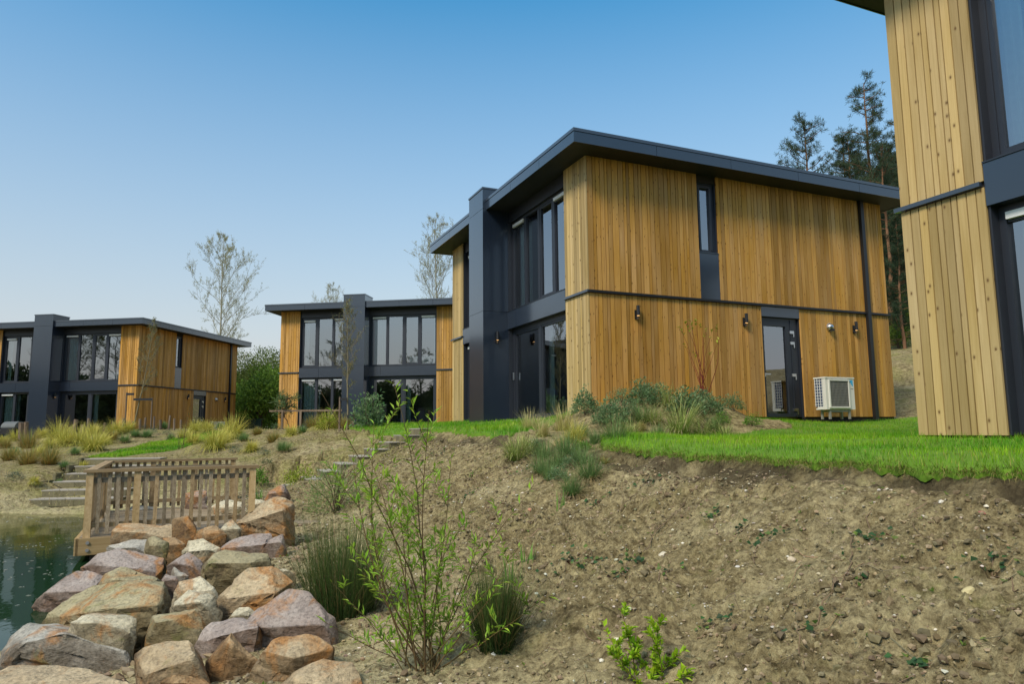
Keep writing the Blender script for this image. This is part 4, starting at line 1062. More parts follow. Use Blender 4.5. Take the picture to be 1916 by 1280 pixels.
def boulder(spec, kind, zb, label, depth=.9, ridge=None, seed=0):
    """spec: outline seen in the photograph (crop units of the 0,830 corner, 2.844 per pixel); zb: height of its foot"""
    pts = np.array([(x / 2.844, 830 + y / 2.844) for x, y in spec]); py1 = pts[:, 1].max(); py0 = pts[:, 1].min()
    lowx = pts[np.argmax(pts[:, 1]), 0]
    d0 = at_h(lowx, py1, zb)[1]
    wid = (pts[:, 0].max() - pts[:, 0].min()) / FPX * d0; hgt = (py1 - py0) / FPX * d0
    dep = depth * max(wid * .75, hgt * .8)
    V = []
    cx = pts[:, 0].mean(); cy = pts[:, 1].mean()
    for x, y in pts:
        t = (py1 - y) / (py1 - py0 + 1e-6)
        V.append(at(x, y, d0 + dep * (.02 + .62 * t)))
    # front-top edge, nearer than the outline, gives the rock a top and a face
    if ridge is None:
        ry = py0 + .48 * (py1 - py0); ridge_px = [(cx + (pts[:, 0].min() - cx) * .62, ry + 2), (cx + (pts[:, 0].max() - cx) * .55, ry - 1), (cx, ry + .12 * (py1 - py0))]
    else: ridge_px = [(x / 2.844, 830 + y / 2.844) for x, y in ridge]
    for x, y in ridge_px: V.append(at(x, y, d0 + dep * .04))
    # the hidden back and foot
    for x, y in pts:
        t = (py1 - y) / (py1 - py0 + 1e-6)
        q = at(cx + (x - cx) * .86, y, d0 + dep * (.75 + .3 * t)); q[2] -= .22 * hgt * t + .02; V.append(q)
        q2 = at(cx + (x - cx) * .9, py1, d0 + dep * (.1 + .8 * (R.random()))); q2[2] = zb - .3; V.append(q2)
    V = np.array(V)
    bm = bmesh.new()
    for q in V: bm.verts.new(q)
    res = bmesh.ops.convex_hull(bm, input=bm.verts)
    bmesh.ops.delete(bm, geom=list({g for g in res['geom_interior'] + res['geom_unused'] if isinstance(g, bmesh.types.BMVert)}), context='VERTS')
    bmesh.ops.dissolve_limit(bm, angle_limit=math.radians(9), verts=bm.verts, edges=bm.edges)
    bmesh.ops.bevel(bm, geom=bm.edges[:], offset=.007 * max(wid, .3), segments=1, profile=.6, affect='EDGES', clamp_overlap=True)
    bmesh.ops.triangulate(bm, faces=bm.faces)
    tgt = .034 if d0 < 8 else .05
    for _ in range(6):
        le = [e for e in bm.edges if e.calc_length() > tgt * 1.6]
        if not le or len(bm.verts) > 9000: break
        bmesh.ops.subdivide_edges(bm, edges=le, cuts=1, use_grid_fill=False)
        bmesh.ops.triangulate(bm, faces=[f for f in bm.faces if len(f.verts) > 3])
    bm.normal_update()
    P = np.array([v.co[:] for v in bm.verts]); N = np.array([v.normal[:] for v in bm.verts])
    c0 = P.mean(0)
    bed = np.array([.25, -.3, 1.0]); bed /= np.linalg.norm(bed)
    lay = P @ bed
    disp = .028 * wid * noise3(P, seed, 3.1 / max(wid, .4) * .8) + .02 * noise3(P, seed + 9, 8)
    stepn = np.abs(((lay * 9 + 1.2 * noise3(P, seed + 3, 2.5)) % 1) - .5) * 2
    disp = disp - .04 * np.clip((.24 - stepn) / .08, 0, 1) * (noise3(P, seed + 5, 1.7) > -.05) * (1 - np.abs(N @ bed)) * np.minimum(1, wid)
    P = P + N * disp[:, None]
    # fracture planes chisel the bulges flat
    rr_ = np.random.default_rng(seed); lo0, hi0 = P.min(0), P.max(0)
    for _ in range(6):
        nn = rr_.normal(0, 1, 3); nn[2] = nn[2] * .8 + .25; nn /= np.linalg.norm(nn)
        pr = (P - c0) @ nn; lim = np.quantile(pr, rr_.uniform(.92, .985))
        P = P - np.maximum(0, pr - lim)[:, None] * nn[None] * .92
    lo1, hi1 = P.min(0), P.max(0)
    P = lo0 + (P - lo1) * ((hi0 - lo0) / (hi1 - lo1))[None] * np.array([1.0, 1.0, 1.0])
    c1_ = P.mean(0); P = c1_ + (P - c1_) * np.array([1.05, 1.03, 1.03])
    P = P + N * (.010 * noise3(P, seed + 31, 17) + .006 * noise3(P, seed + 37, 41))[:, None]
    foot = np.array([c0[0], c0[1], P[:, 2].min()])
    for v, q in zip(bm.verts, P): v.co = Vector(q - foot)
    me = bpy.data.meshes.new('boulder'); bm.to_mesh(me); bm.free()
    me.materials.append(RM[kind]); me.shade_smooth()
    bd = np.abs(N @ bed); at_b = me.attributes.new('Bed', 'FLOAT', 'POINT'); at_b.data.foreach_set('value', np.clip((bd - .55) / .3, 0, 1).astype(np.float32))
    me.set_sharp_from_angle(angle=math.radians(18))
    o = bpy.data.objects.new('boulder', me); o.location = foot; link(o)
    tag(o, label, 'rock', 'rocks piled along the pond edge')
ROCKS = [
 ([(-60,1180),(60,1168),(250,1175),(600,1200),(680,1240),(740,1300),(700,1420),(-60,1420)], 't', -1.36, 'broad flat tan rock in the bottom left corner', .9, [(0,1290),(400,1300),(690,1310)]),
 ([(10,1110),(60,1030),(160,960),(300,965),(480,1000),(640,1060),(720,1120),(690,1180),(640,1210),(300,1200),(0,1190)], 'g', -1.44, 'large pale grey rock at the water edge, bottom left', .9, [(130,1060),(330,1010),(600,1110)]),
 ([(370,975),(510,915),(660,918),(702,960),(708,1085),(640,1110),(480,1090)], 'c', -1.34, 'pale cream rock wedged behind the large grey one', .8, [(430,985),(640,970)]),
 ([(205,955),(380,835),(520,772),(740,738),(860,758),(885,850),(860,935),(800,1010),(735,1095),(690,1090),(520,1000),(300,985)], 'o', -1.42, 'big dark green and slate grey rock leaning to the water', .9, [(520,900),(830,870),(740,1000)]),
 ([(195,880),(255,805),(400,740),(420,690),(520,680),(552,712),(520,790),(380,850),(235,925)], 'p', -1.52, 'jagged dark purple rock standing in the water', .8, None),
 ([(513,765),(560,692),(640,665),(740,690),(852,728),(800,770),(700,800),(545,795)], 'o', -1.22, 'mossy green wedge of rock above the purple ones', .8, [(600,730),(780,745)]),
 ([(460,665),(540,592),(640,560),(760,598),(852,610),(842,705),(760,730),(560,700)], 'p', -1.34, 'rust and purple slab below the jetty beam', .9, [(530,650),(820,680)]),
 ([(570,548),(700,520),(800,512),(795,590),(740,610),(600,590)], 'g', -1.3, 'grey slate slab just under the jetty beam', .9, None),
 ([(768,605),(788,522),(832,500),(892,530),(885,605),(850,640),(785,640)], 'o', -1.25, 'stout mustard coloured block in the middle of the pile', .8, [(800,560),(870,560)]),
 ([(588,485),(640,425),(780,420),(922,430),(925,505),(700,530),(600,530)], 't', -1.18, 'long flat tan rock lying against the jetty railing', .8, [(600,470),(900,485),(760,480)]),
 ([(918,480),(923,402),(985,385),(1048,452),(1042,505),(985,548),(940,540)], 'r', -1.2, 'upright rust orange rock before the jetty railing', .7, [(985,470)]),
 ([(1035,505),(1100,440),(1150,455),(1198,502),(1192,540),(1120,560),(1045,540)], 'r', -1.2, 'brown pointed rock right of the upright orange one', .8, None),
 ([(1163,462),(1240,415),(1282,462),(1272,505),(1200,520)], 'c', -1.15, 'small grey green rock under the big tilted slab', .8, None),
 ([(1250,440),(1330,385),(1440,300),(1512,285),(1542,340),(1550,440),(1490,500),(1400,490),(1290,470)], 't', -1.15, 'big tilted slab with orange end beside the jetty', .9, [(1480,370),(1330,420),(1400,440)]),
 ([(1165,565),(1290,490),(1440,478),(1455,515),(1410,585),(1300,590),(1190,600)], 'p', -1.22, 'flat lilac grey slab with a dark broken front', .9, [(1200,560),(1400,540)]),
 ([(973,575),(1010,525),(1080,513),(1168,560),(1165,600),(1085,635),(1000,620)], 'c', -1.22, 'rounded whitish rock with fine layers, mid pile', .8, None),
 ([(865,555),(872,502),(930,503),(982,542),(975,585),(900,590)], 'r', -1.22, 'small reddish rock behind the mustard block', .8, None),
 ([(880,650),(910,590),(1000,583),(1082,640),(1085,710),(1012,730),(915,690)], 'p', -1.28, 'purple veined rock in the centre of the pile', .8, [(950,650),(1060,670)]),
 ([(1083,615),(1130,600),(1200,570),(1455,585),(1455,625),(1345,650),(1335,725),(1240,760),(1130,765),(1088,710)], 'o', -1.24, 'olive block with an orange stain and pale flat top', .9, [(1100,640),(1330,640)]),
 ([(1143,835),(1240,742),(1330,660),(1440,663),(1552,740),(1535,810),(1460,845),(1340,910),(1200,925),(1165,905)], 't', -1.26, 'wide cream topped rock with a dark maroon front', .9, [(1180,830),(1460,800),(1320,815)]),
 ([(928,795),(950,740),(1060,713),(1132,770),(1152,835),(1120,870),(1000,840)], 'c', -1.3, 'yellowish cream rock with a rough top', .8, None),
 ([(903,885),(920,830),(1000,788),(1112,790),(1172,890),(1175,965),(1100,1010),(980,990)], 'c', -1.32, 'pale green rock with orange edge, left of the gap', .8, [(930,870),(1110,850)]),
 ([(768,1080),(820,930),(1040,893),(1088,990),(1060,1060),(850,1090)], 'o', -1.33, 'smooth olive tan block in the middle foreground', .85, [(830,960),(1000,930)]),
 ([(722,1130),(770,1080),(1000,1048),(1052,1090),(1115,1230),(1085,1330),(800,1350),(730,1260)], 't', -1.35, 'square brown layered block at the bottom of the pile', .9, [(760,1240),(1030,1150),(1040,1260)]),
 ([(1008,1045),(1130,980),(1350,938),(1394,990),(1385,1080),(1345,1125),(1200,1130),(1060,1100)], 'p', -1.32, 'long flat purple slab lying across the pile', .9, [(1050,1070),(1370,1000)]),
 ([(1305,940),(1450,850),(1540,788),(1642,805),(1762,940),(1788,1035),(1742,1090),(1640,1075),(1540,1060),(1400,1030)], 'p', -1.3, 'big lilac rock with rusty front beside the rushes', .9, [(1400,985),(1560,965),(1740,970)]),
 ([(1200,955),(1230,890),(1320,883),(1355,905),(1310,965)], 'c', -1.26, 'small yellow rock peeping out behind the lilac one', .8, None),
 ([(1112,1100),(1150,1045),(1222,1018),(1262,1060),(1365,1165),(1275,1245),(1180,1300),(1118,1240)], 'r', -1.36, 'brown pyramid shaped rock in the foreground', .8, [(1200,1060),(1250,1160)]),
 ([(1340,1240),(1400,1100),(1440,1028),(1560,1028),(1680,1060),(1755,1115),(1650,1190),(1560,1230),(1480,1270),(1400,1310)], 't', -1.34, 'orange tan rock with purple top near the sand', .9, [(1400,1120),(1560,1160),(1420,1220)]),
 ([(1490,1290),(1600,1200),(1720,1153),(1880,1160),(1915,1300),(1880,1400),(1500,1400)], 't', -1.34, 'low rounded tan rock at the bottom edge by the sand', .9, [(1560,1290),(1840,1280)]),
 ([(860,1300),(960,1225),(1052,1228),(1110,1300),(1080,1380),(880,1380)], 'r', -1.36, 'small brown rock cut by the bottom edge', .8, None),
 ([(985,345),(985,275),(1060,248),(1102,270),(1100,350)], 'p', -1.2, 'rounded grey pink rock seen through the jetty railing', .8, None),
 ([(1400,315),(1430,260),(1530,218),(1545,250),(1515,300),(1425,325)], 'p', -1.05, 'dark purple rock behind the top of the tilted slab', .8, None),
 ([(1395,590),(1440,520),(1512,488),(1525,540),(1490,590)], 'p', -1.2, 'small pinkish rock at the left of the rushes', .8, None),
 ([(1475,700),(1490,668),(1545,660),(1575,695),(1540,720)], 'c', -1.2, 'small white rock half hidden by the rushes', .8, None),
 ([(845,760),(858,705),(938,712),(935,790),(890,800)], 'p', -1.28, 'small dark maroon rock beside the deep gap', .8, None),
 ([(905,735),(918,662),(1003,712),(985,755),(930,765)], 'g', -1.28, 'small lilac grey slab under the veined rock', .8, None),
 ([(690,350),(720,330),(830,340),(840,370),(700,375)], 'g', -1.25, 'pale flat stone behind the jetty posts', .8, None),
 ([(1110,340),(1200,300),(1300,310),(1320,370),(1150,380)], 'c', -1.2, 'cream stone at the foot of the bank behind the jetty', .8, None),
 ([(1380,300),(1320,290),(1330,320),(1420,360),(1440,330)], 'c', -1.1, 'pale small stone left of the dark purple rock', .8, None),
]
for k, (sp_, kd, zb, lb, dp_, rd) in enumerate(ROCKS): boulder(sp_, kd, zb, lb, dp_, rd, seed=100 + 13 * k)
# ---------------------------------------------------------------- plants
def hsurf(x, y):
    ix = int(np.clip(np.searchsorted(gx, x), 1, nx - 1)); iy = int(np.clip(np.searchsorted(gy, y), 1, ny - 1))
    if abs(gx[ix] - x) > abs(gx[ix - 1] - x): ix -= 1
    if abs(gy[iy] - y) > abs(gy[iy - 1] - y): iy -= 1
    return H(x, y) + dz[iy * nx + ix]
def spot(px, py):
    g = ground(px, py); g[2] = hsurf(g[0], g[1]); return g
PG = np.random.default_rng(2024)
def U(a, b, n): return PG.uniform(a, b, n)
def tuft_mesh(kind, h, rb, dist):
    mb = MB(); wmin = dist / 1316 * .9
    def bl(n, lean, L, W, c, tc, droop, rad=1.0):
        a = U(0, 6.283, n); rr = rb * rad * np.sqrt(U(0, 1, n))
        P = np.stack([rr * np.cos(a), rr * np.sin(a), U(-.02, .0, n)], 1)
        mb.blades(P, a + PG.normal(0, .5, n), lean, L, np.maximum(W, wmin), c, tc, 4, droop)
    if kind == 'fescue':
        n = 260; bl(n, U(.0, 1.25, n), h * U(.75, 1.15, n), .003, jit((.1, .19, .05), n, .35, PG), jit((.2, .3, .1), n, .3, PG), .35)
        n = 110; bl(n, U(.9, 1.5, n), h * U(.5, .95, n), .003, jit((.3, .22, .1), n, .3, PG), jit((.42, .34, .18), n, .3, PG), .9)
    elif kind == 'straw':
        n = 420; g = PG.random(n)[:, None]
        bl(n, U(.05, 1.25, n), h * U(.7, 1.35, n), .006, jit((.36, .36, .05), n, .3, PG), jit((.78, .7, .17), n, .2, PG) * (1 - g * .3), 1.0)
        n = 60; bl(n, U(.7, 1.4, n), h * U(.6, 1., n), .004, jit((.16, .24, .05), n, .3, PG), jit((.24, .3, .07), n, .3, PG), 1.0)
    elif kind == 'brown':
        n = 280; bl(n, U(.0, 1.1, n), h * U(.7, 1.2, n), .004, jit((.27, .17, .04), n, .35, PG), jit((.4, .33, .09), n, .3, PG), .5)
        n = 60; bl(n, U(0, .9, n), h * U(.8, 1.2, n), .004, jit((.16, .2, .05), n, .3, PG), jit((.26, .3, .09), n, .3, PG), .5)
    elif kind == 'sedge':
        n = 190; bl(n, U(.1, 1.2, n), h * U(.8, 1.5, n), .011, jit((.2, .3, .05), n, .3, PG), jit((.46, .48, .17), n, .25, PG), .9)
        n = 90; bl(n, U(.3, 1.3, n), h * U(.7, 1.3, n), .006, jit((.5, .43, .22), n, .25, PG), jit((.6, .52, .3), n, .2, PG), 1.0)
    elif kind == 'stalks':
        n = 150; bl(n, U(.0, .6, n), h * U(.7, 1.2, n), .005, jit((.36, .34, .1), n, .3, PG), jit((.66, .57, .28), n, .25, PG), .5)
        n = 90; bl(n, U(.5, 1.4, n), h * U(.4, .8, n), .005, jit((.28, .3, .07), n, .3, PG), jit((.56, .5, .2), n, .25, PG), 1.1)
    elif kind == 'rush':
        n = 1500; bl(n, np.abs(PG.normal(0, .34, n)), h * U(.45, 1.12, n), .0042, jit((.035, .075, .018), n, .45, PG), jit((.11, .16, .04), n, .4, PG), .2)
        n = 320; bl(n, np.abs(PG.normal(.1, .4, n)), h * U(.5, 1.15, n), .0032, jit((.13, .1, .035), n, .4, PG), jit((.3, .23, .1), n, .3, PG), .25)
    elif kind == 'iris':
        n = 9; bl(n, U(.0, .3, n), h * U(.55, 1.1, n), .016, jit((.14, .3, .05), n, .25, PG), jit((.2, .36, .07), n, .25, PG), .15)
    return mb.mesh('tuft', M['blade'])
def tuft(px, py, hpx, kind, label, wpx=None, rz=None):
    g = spot(px, py); k = g[1] / 1316.0
    h = hpx * k * (1.0 if kind in ('rush', 'iris', 'sedge', 'stalks') else (1.65 if kind in ('straw', 'brown') and g[1] > 15 else 1.3)); rb = (wpx * k * .25) if wpx else h * .28
    o = bpy.data.objects.new({'rush': 'rush_clump', 'iris': 'iris_sprout'}.get(kind, 'ornamental_grass'), tuft_mesh(kind, h, rb, g[1]))
    o.location = g; link(o)
    tag(o, label, 'plant' if kind in ('rush', 'iris') else 'grass', {'fescue': 'blue green fescue tufts', 'straw': 'yellow ornamental grasses', 'brown': 'brown ornamental grasses', 'sedge': 'arching striped sedges', 'stalks': 'tall straw coloured grasses', 'rush': 'dark rush clumps', 'iris': 'green iris sprouts'}[kind], 'thing')
    return o
T = [ # px, py of the foot, height in px, kind, label
 (992, 806, 46, 'stalks', 'tall straw grass before the sliding door, upper of two clumps'), (966, 858, 52, 'sedge', 'wide yellow sedge hanging over the bank below the sliding door'),
 (1054, 808, 56, 'stalks', 'tall straw grass at the pale corner of the middle house'), (1020, 853, 36, 'fescue', 'fescue tuft right beside the wide yellow sedge'),
 (1060, 848, 40, 'fescue', 'fescue tuft below the straw grass at the house corner'), (1088, 816, 25, 'fescue', 'small fescue tuft between straw grass and mound'),
 (1113, 826, 26, 'fescue', 'fescue tuft where the lawn tip meets the bank'), (1152, 822, 46, 'fescue', 'large fescue tuft at the front foot of the mound'),
 (1203, 786, 36, 'fescue', 'fescue tuft with brown skirt halfway up the mound'), (1207, 742, 18, 'fescue', 'little fescue on the top of the mound'),
 (1230, 818, 25, 'fescue', 'round green fescue by the lawn under the mound'), (1273, 813, 66, 'sedge', 'largest arching cream sedge on the mound'),
 (1254, 765, 46, 'sedge', 'sedge with long pale flower stalks on the mound top'), (1312, 816, 32, 'sedge', 'low sedge right of the largest one'),
 (1357, 816, 32, 'sedge', 'compact sedge at the right foot of the mound'), (1104, 903, 50, 'fescue', 'tall round fescue on the bank below the lawn tip'),
 (1014, 890, 36, 'fescue', 'fescue on the bank beside the dark ivy'), (1031, 899, 30, 'fescue', 'low fescue just right of the one beside the ivy'),
 (1070, 930, 36, 'fescue', 'lowest fescue tuft of the bank group'), (1198, 802, 15, 'brown', 'tiny brown tuft on the mound slope'), (1130, 860, 13, 'brown', 'tiny rusty tuft on the crumbling lawn tip'),
 (1232, 789, 28, 'iris', 'iris sprout on the mound'), (1040, 961, 50, 'iris', 'iris sprout on the bank under the fescue group'), (956, 1082, 60, 'iris', 'tall iris sprout low on the bank'),
 (985, 1054, 42, 'iris', 'iris sprout just right of the tall one'), (882, 886, 16, 'iris', 'tiny iris sprout below the middle lawn'), (485, 938, 26, 'iris', 'iris sprout between jetty and tilted slab'),
 (53, 840, 23, 'brown', 'big brown grass before the dark pillar of the far house'), (110, 823, 25, 'straw', 'yellow green grass under the far sliding door'), (77, 821, 12, 'straw', 'small yellow grass by the far pillar'),
 (173, 815, 16, 'straw', 'small yellow grass below the far glass door'), (120, 836, 20, 'straw', 'left clump of the yellow grass row'), (146, 834, 23, 'straw', 'middle clump of the yellow grass row'),
 (173, 843, 30, 'straw', 'right and biggest clump of the yellow grass row'), (94, 841, 14, 'straw', 'low yellow grass left of the yellow row'), (214, 815, 19, 'straw', 'yellow green grass at the far house corner'),
 (209, 826, 12, 'brown', 'small brown tuft at the start of the far path'), (233, 828, 13, 'fescue', 'small green tuft beside the far path'), (253, 819, 12, 'fescue', 'little dark tuft under the young tree'),
 (274, 819, 14, 'fescue', 'green tuft right of the young tree'), (305, 803, 12, 'fescue', 'light green tuft among the log posts'), (17, 864, 17, 'brown', 'brown grass at the left edge above the shore'),
 (52, 873, 24, 'brown', 'tall brown grass above the far shore'), (92, 873, 26, 'brown', 'widest brown grass above the far shore'), (120, 878, 11, 'fescue', 'low green weed above the timber steps'),
 (364, 812, 16, 'straw', 'yellow grass left of the far heat pump'), (388, 808, 15, 'straw', 'yellow grass before the far side door'), (361, 831, 16, 'straw', 'low yellow grass at the path edge'),
 (401, 844, 32, 'straw', 'big pale grass at the bend of the path'), (436, 820, 26, 'straw', 'tall yellow grass before the far rain pipe'), (412, 801, 12, 'fescue', 'green tuft before the far heat pump'),
 (586, 803, 18, 'brown', 'brown grass before the square on house'), (613, 805, 24, 'straw', 'yellow green grass before the square on house'), (643, 803, 19, 'brown', 'rusty grass at the left end of the middle lawn'),
 (530, 842, 20, 'fescue', 'green tuft on the bank below the small pine'), (512, 828, 15, 'brown', 'brown tuft left of the small pine'), (481, 816, 10, 'brown', 'low heather like tuft on the far bank top'),
 (10, 838, 12, 'brown', 'small brown tuft by the barbecue'), (8, 818, 9, 'straw', 'tiny yellow tuft at the barbecue feet'), (155, 873, 8, 'straw', 'tiny dry tuft above the jetty rail'),
 (1180, 812, 34, 'sedge', 'sedge left of the round green fescue'), (1222, 790, 34, 'sedge', 'sedge above the round green fescue'), (1338, 806, 30, 'fescue', 'fescue between the two low sedges'), (1288, 792, 40, 'sedge', 'sedge behind the largest one'), (1075, 822, 34, 'straw', 'yellow grass under the pale house corner'), (1015, 818, 40, 'stalks', 'straw grass between the two tall clumps'), (985, 838, 40, 'sedge', 'sedge above the wide yellow one'), (1045, 868, 32, 'fescue', 'fescue in the middle of the bank group'), (1088, 870, 32, 'fescue', 'fescue right in the bank group'),
 (30, 826, 14, 'straw', 'yellow tuft between barbecue and the big brown grass'), (195, 832, 15, 'straw', 'yellow tuft right of the yellow grass row'), (70, 852, 13, 'straw', 'low yellow tuft below the big brown grass'), (140, 852, 12, 'fescue', 'low green tuft before the yellow grass row'), (28, 850, 12, 'fescue', 'low green tuft at the left edge'), (345, 822, 14, 'straw', 'yellow tuft left of the path bend'), (420, 832, 18, 'straw', 'yellow tuft right of the big pale grass'), (455, 828, 14, 'fescue', 'green tuft on the far bank top'), (470, 845, 14, 'straw', 'yellow tuft above the jetty right end'), (545, 818, 14, 'straw', 'yellow tuft below the small pine frame'), (565, 812, 13, 'fescue', 'green tuft left of the brown grass at the square on house'), (110, 888, 10, 'fescue', 'low green weed on the shore slope'), (65, 900, 10, 'straw', 'low dry tuft on the shore slope'), (240, 808, 14, 'straw', 'yellow tuft at the young tree foot'), (320, 822, 10, 'fescue', 'little green tuft at the path top'),
 (640, 1152, 190, 'rush', 'big dark rush clump beside the boulders'), (930, 1236, 150, 'rush', 'smaller rush clump at the willow foot'),
]
for px, py, hp, kd, lb in T:
    tuft(px, py, hp, kd, lb, wpx={'rush': 230 if px < 700 else 120}.get(kd))

# ---- leafy shrubs
KINDS = {'grey': ((.085, .17, .065), (.26, .37, .18), .55), 'dark': ((.03, .075, .03), (.09, .15, .06), .5), 'yellow': ((.2, .28, .02), (.36, .42, .05), .55), 'bright': ((.08, .22, .02), (.22, .4, .05), .7),
         'hedge': ((.045, .11, .015), (.17, .28, .035), .6), 'feather': ((.17, .27, .07), (.32, .42, .15), .12), 'blue': ((.06, .11, .075), (.13, .2, .13), .5)}
def shrub(px, py, wpx, hpx, kind, label, n=420, leaf=None, name='shrub', g=None, stems=9, cat='shrub', group=None):
    g = spot(px, py) if g is None else np.array(g, float); k = g[1] / 1316.0
    w, h = wpx * k, hpx * k
    ca, cb_, asp = KINDS[kind]
    r = empty(name, g); tag(r, label, cat, group)
    sb = MB(); tips = []
    for i in range(stems):
        a = U(0, 6.28, 1)[0]; q = math.sqrt(PG.random()); tip = np.array([math.cos(a) * q * w * .45, math.sin(a) * q * w * .45, h * (.55 + .35 * (1 - q * q))])
        mid = tip * .5 + PG.normal(0, .04 * w, 3); sb.tube([(0, 0, -.03), mid * [.7, .7, 1], tip], [max(.004, .012 * h), .008 * h, .004 * h], 4, (.1, .07, .04)); tips.append(tip)
    sb.build('stems', M['bark'], r)
    n = int(n * 1.8) if kind != 'feather' else n
    d = PG.normal(0, 1, (n, 3)); d /= np.linalg.norm(d, axis=1)[:, None]; d[:, 2] = np.abs(d[:, 2])
    lump = 1 + .28 * np.sin(d[:, 0] * 5.1 + px) * np.sin(d[:, 1] * 4.7 + py) + .2 * PG.normal(0, 1, n) * .5
    rad = (U(.25, 1, n) ** .45) * lump
    P = d * rad[:, None] * [w / 2, w / 2, h * .92]; P[:, 2] += .02
    L = leaf if leaf else max(.022, h * .11)
    c = jit(ca, n, .3, PG) + (np.array(cb_) - np.array(ca)) * (PG.random((n, 1)) ** 1.4)
    mb = MB(); N = PG.normal(0, .6, (n, 3)) + [0, 0, .8]
    mb.leaves(P, d * .8 + PG.normal(0, .5, (n, 3)) + [0, 0, .35], N, L * U(.7, 1.3, n), L * asp * U(.8, 1.2, n), c)
    mb.build('foliage', M['leaf'], r, smooth=False)
    return r
S = [(1095, 774, 50, 44, 'grey', 'grey green shrub at the pale corner of the middle house', 520), (1164, 752, 44, 26, 'grey', 'low grey shrub on the left of the mound top', 380), (1204, 757, 54, 46, 'grey', 'roundest grey shrub on the mound top', 560),
     (1146, 792, 66, 46, 'grey', 'wide grey shrub in the mound middle', 620), (1283, 780, 66, 52, 'grey', 'grey shrub behind the largest sedge', 600), (1334, 786, 44, 36, 'grey', 'grey green shrub right of the largest sedge', 460),
     (1373, 772, 44, 30, 'grey', 'grey shrub at the right shoulder of the mound', 380), (1407, 802, 34, 24, 'bright', 'small bright green shrub at the mound right end', 260), (1073, 878, 46, 28, 'grey', 'silvery shrub among the bank fescues', 340),
     (1046, 904, 40, 22, 'grey', 'sprawling silvery shrub low in the fescue group', 260), (1140, 770, 26, 18, 'grey', 'small green shrub between the mound and the corner', 180),
     (29, 891, 32, 19, 'blue', 'dark green shrub on the far shore slope', 300), (285, 813, 18, 13, 'blue', 'bluish shrub beside the log posts', 180), (312, 814, 20, 10, 'blue', 'flat bluish shrub at the edge of the far path', 180), (271, 801, 13, 11, 'blue', 'small dark shrub behind the young tree', 120),
     (517, 808, 20, 12, 'grey', 'pale green shrub under the small pine', 160), (482, 892, 34, 32, 'bright', 'fresh green shrub behind the jetty right end', 300), (562, 898, 64, 40, 'yellow', 'yellow green shrub left of the steps', 330),
     (440, 848, 26, 12, 'blue', 'dark sprawling cotoneaster on the far bank', 200), (494, 848, 28, 14, 'blue', 'dark sprawling cotoneaster right of the other', 200), (499, 870, 22, 10, 'dark', 'small dark creeping shrub above the fresh green one', 120),
     (690, 800, 62, 66, 'grey', 'airy grey green bush before the square on house pillar', 420), (612, 806, 46, 34, 'yellow', 'yellow green bush at the end of the middle lawn', 260), (800, 828, 30, 20, 'bright', 'leafy weed right of the top step', 200)]
S += [(1122, 790, 34, 26, 'grey', 'grey green shrub in the dip left of the wide grey one', 260), (1184, 778, 36, 28, 'grey', 'greener shrub right above the wide grey one', 280), (1236, 752, 44, 34, 'grey', 'leafy shrub just right of the roundest one', 380),
      (1310, 768, 44, 38, 'grey', 'bushy shrub between dogwood foot and largest sedge', 420), (1352, 798, 30, 22, 'bright', 'fresh green low shrub before the right shoulder', 220), (1090, 838, 30, 18, 'bright', 'fresh green weed at the lawn tip', 180), (1000, 832, 40, 22, 'grey', 'greyish shrub between sedge and straw grass', 260)]
for px, py, w, h, kd, lb, n in S: shrub(px, py, w, h, kd, lb, n, leaf=None if kd != 'yellow' else .05)
# feathery shrub beside the steps
fs = shrub(628, 955, 120, 100, 'feather', 'feathery pale green shrub beside the steps', 1300, leaf=.07, stems=16)

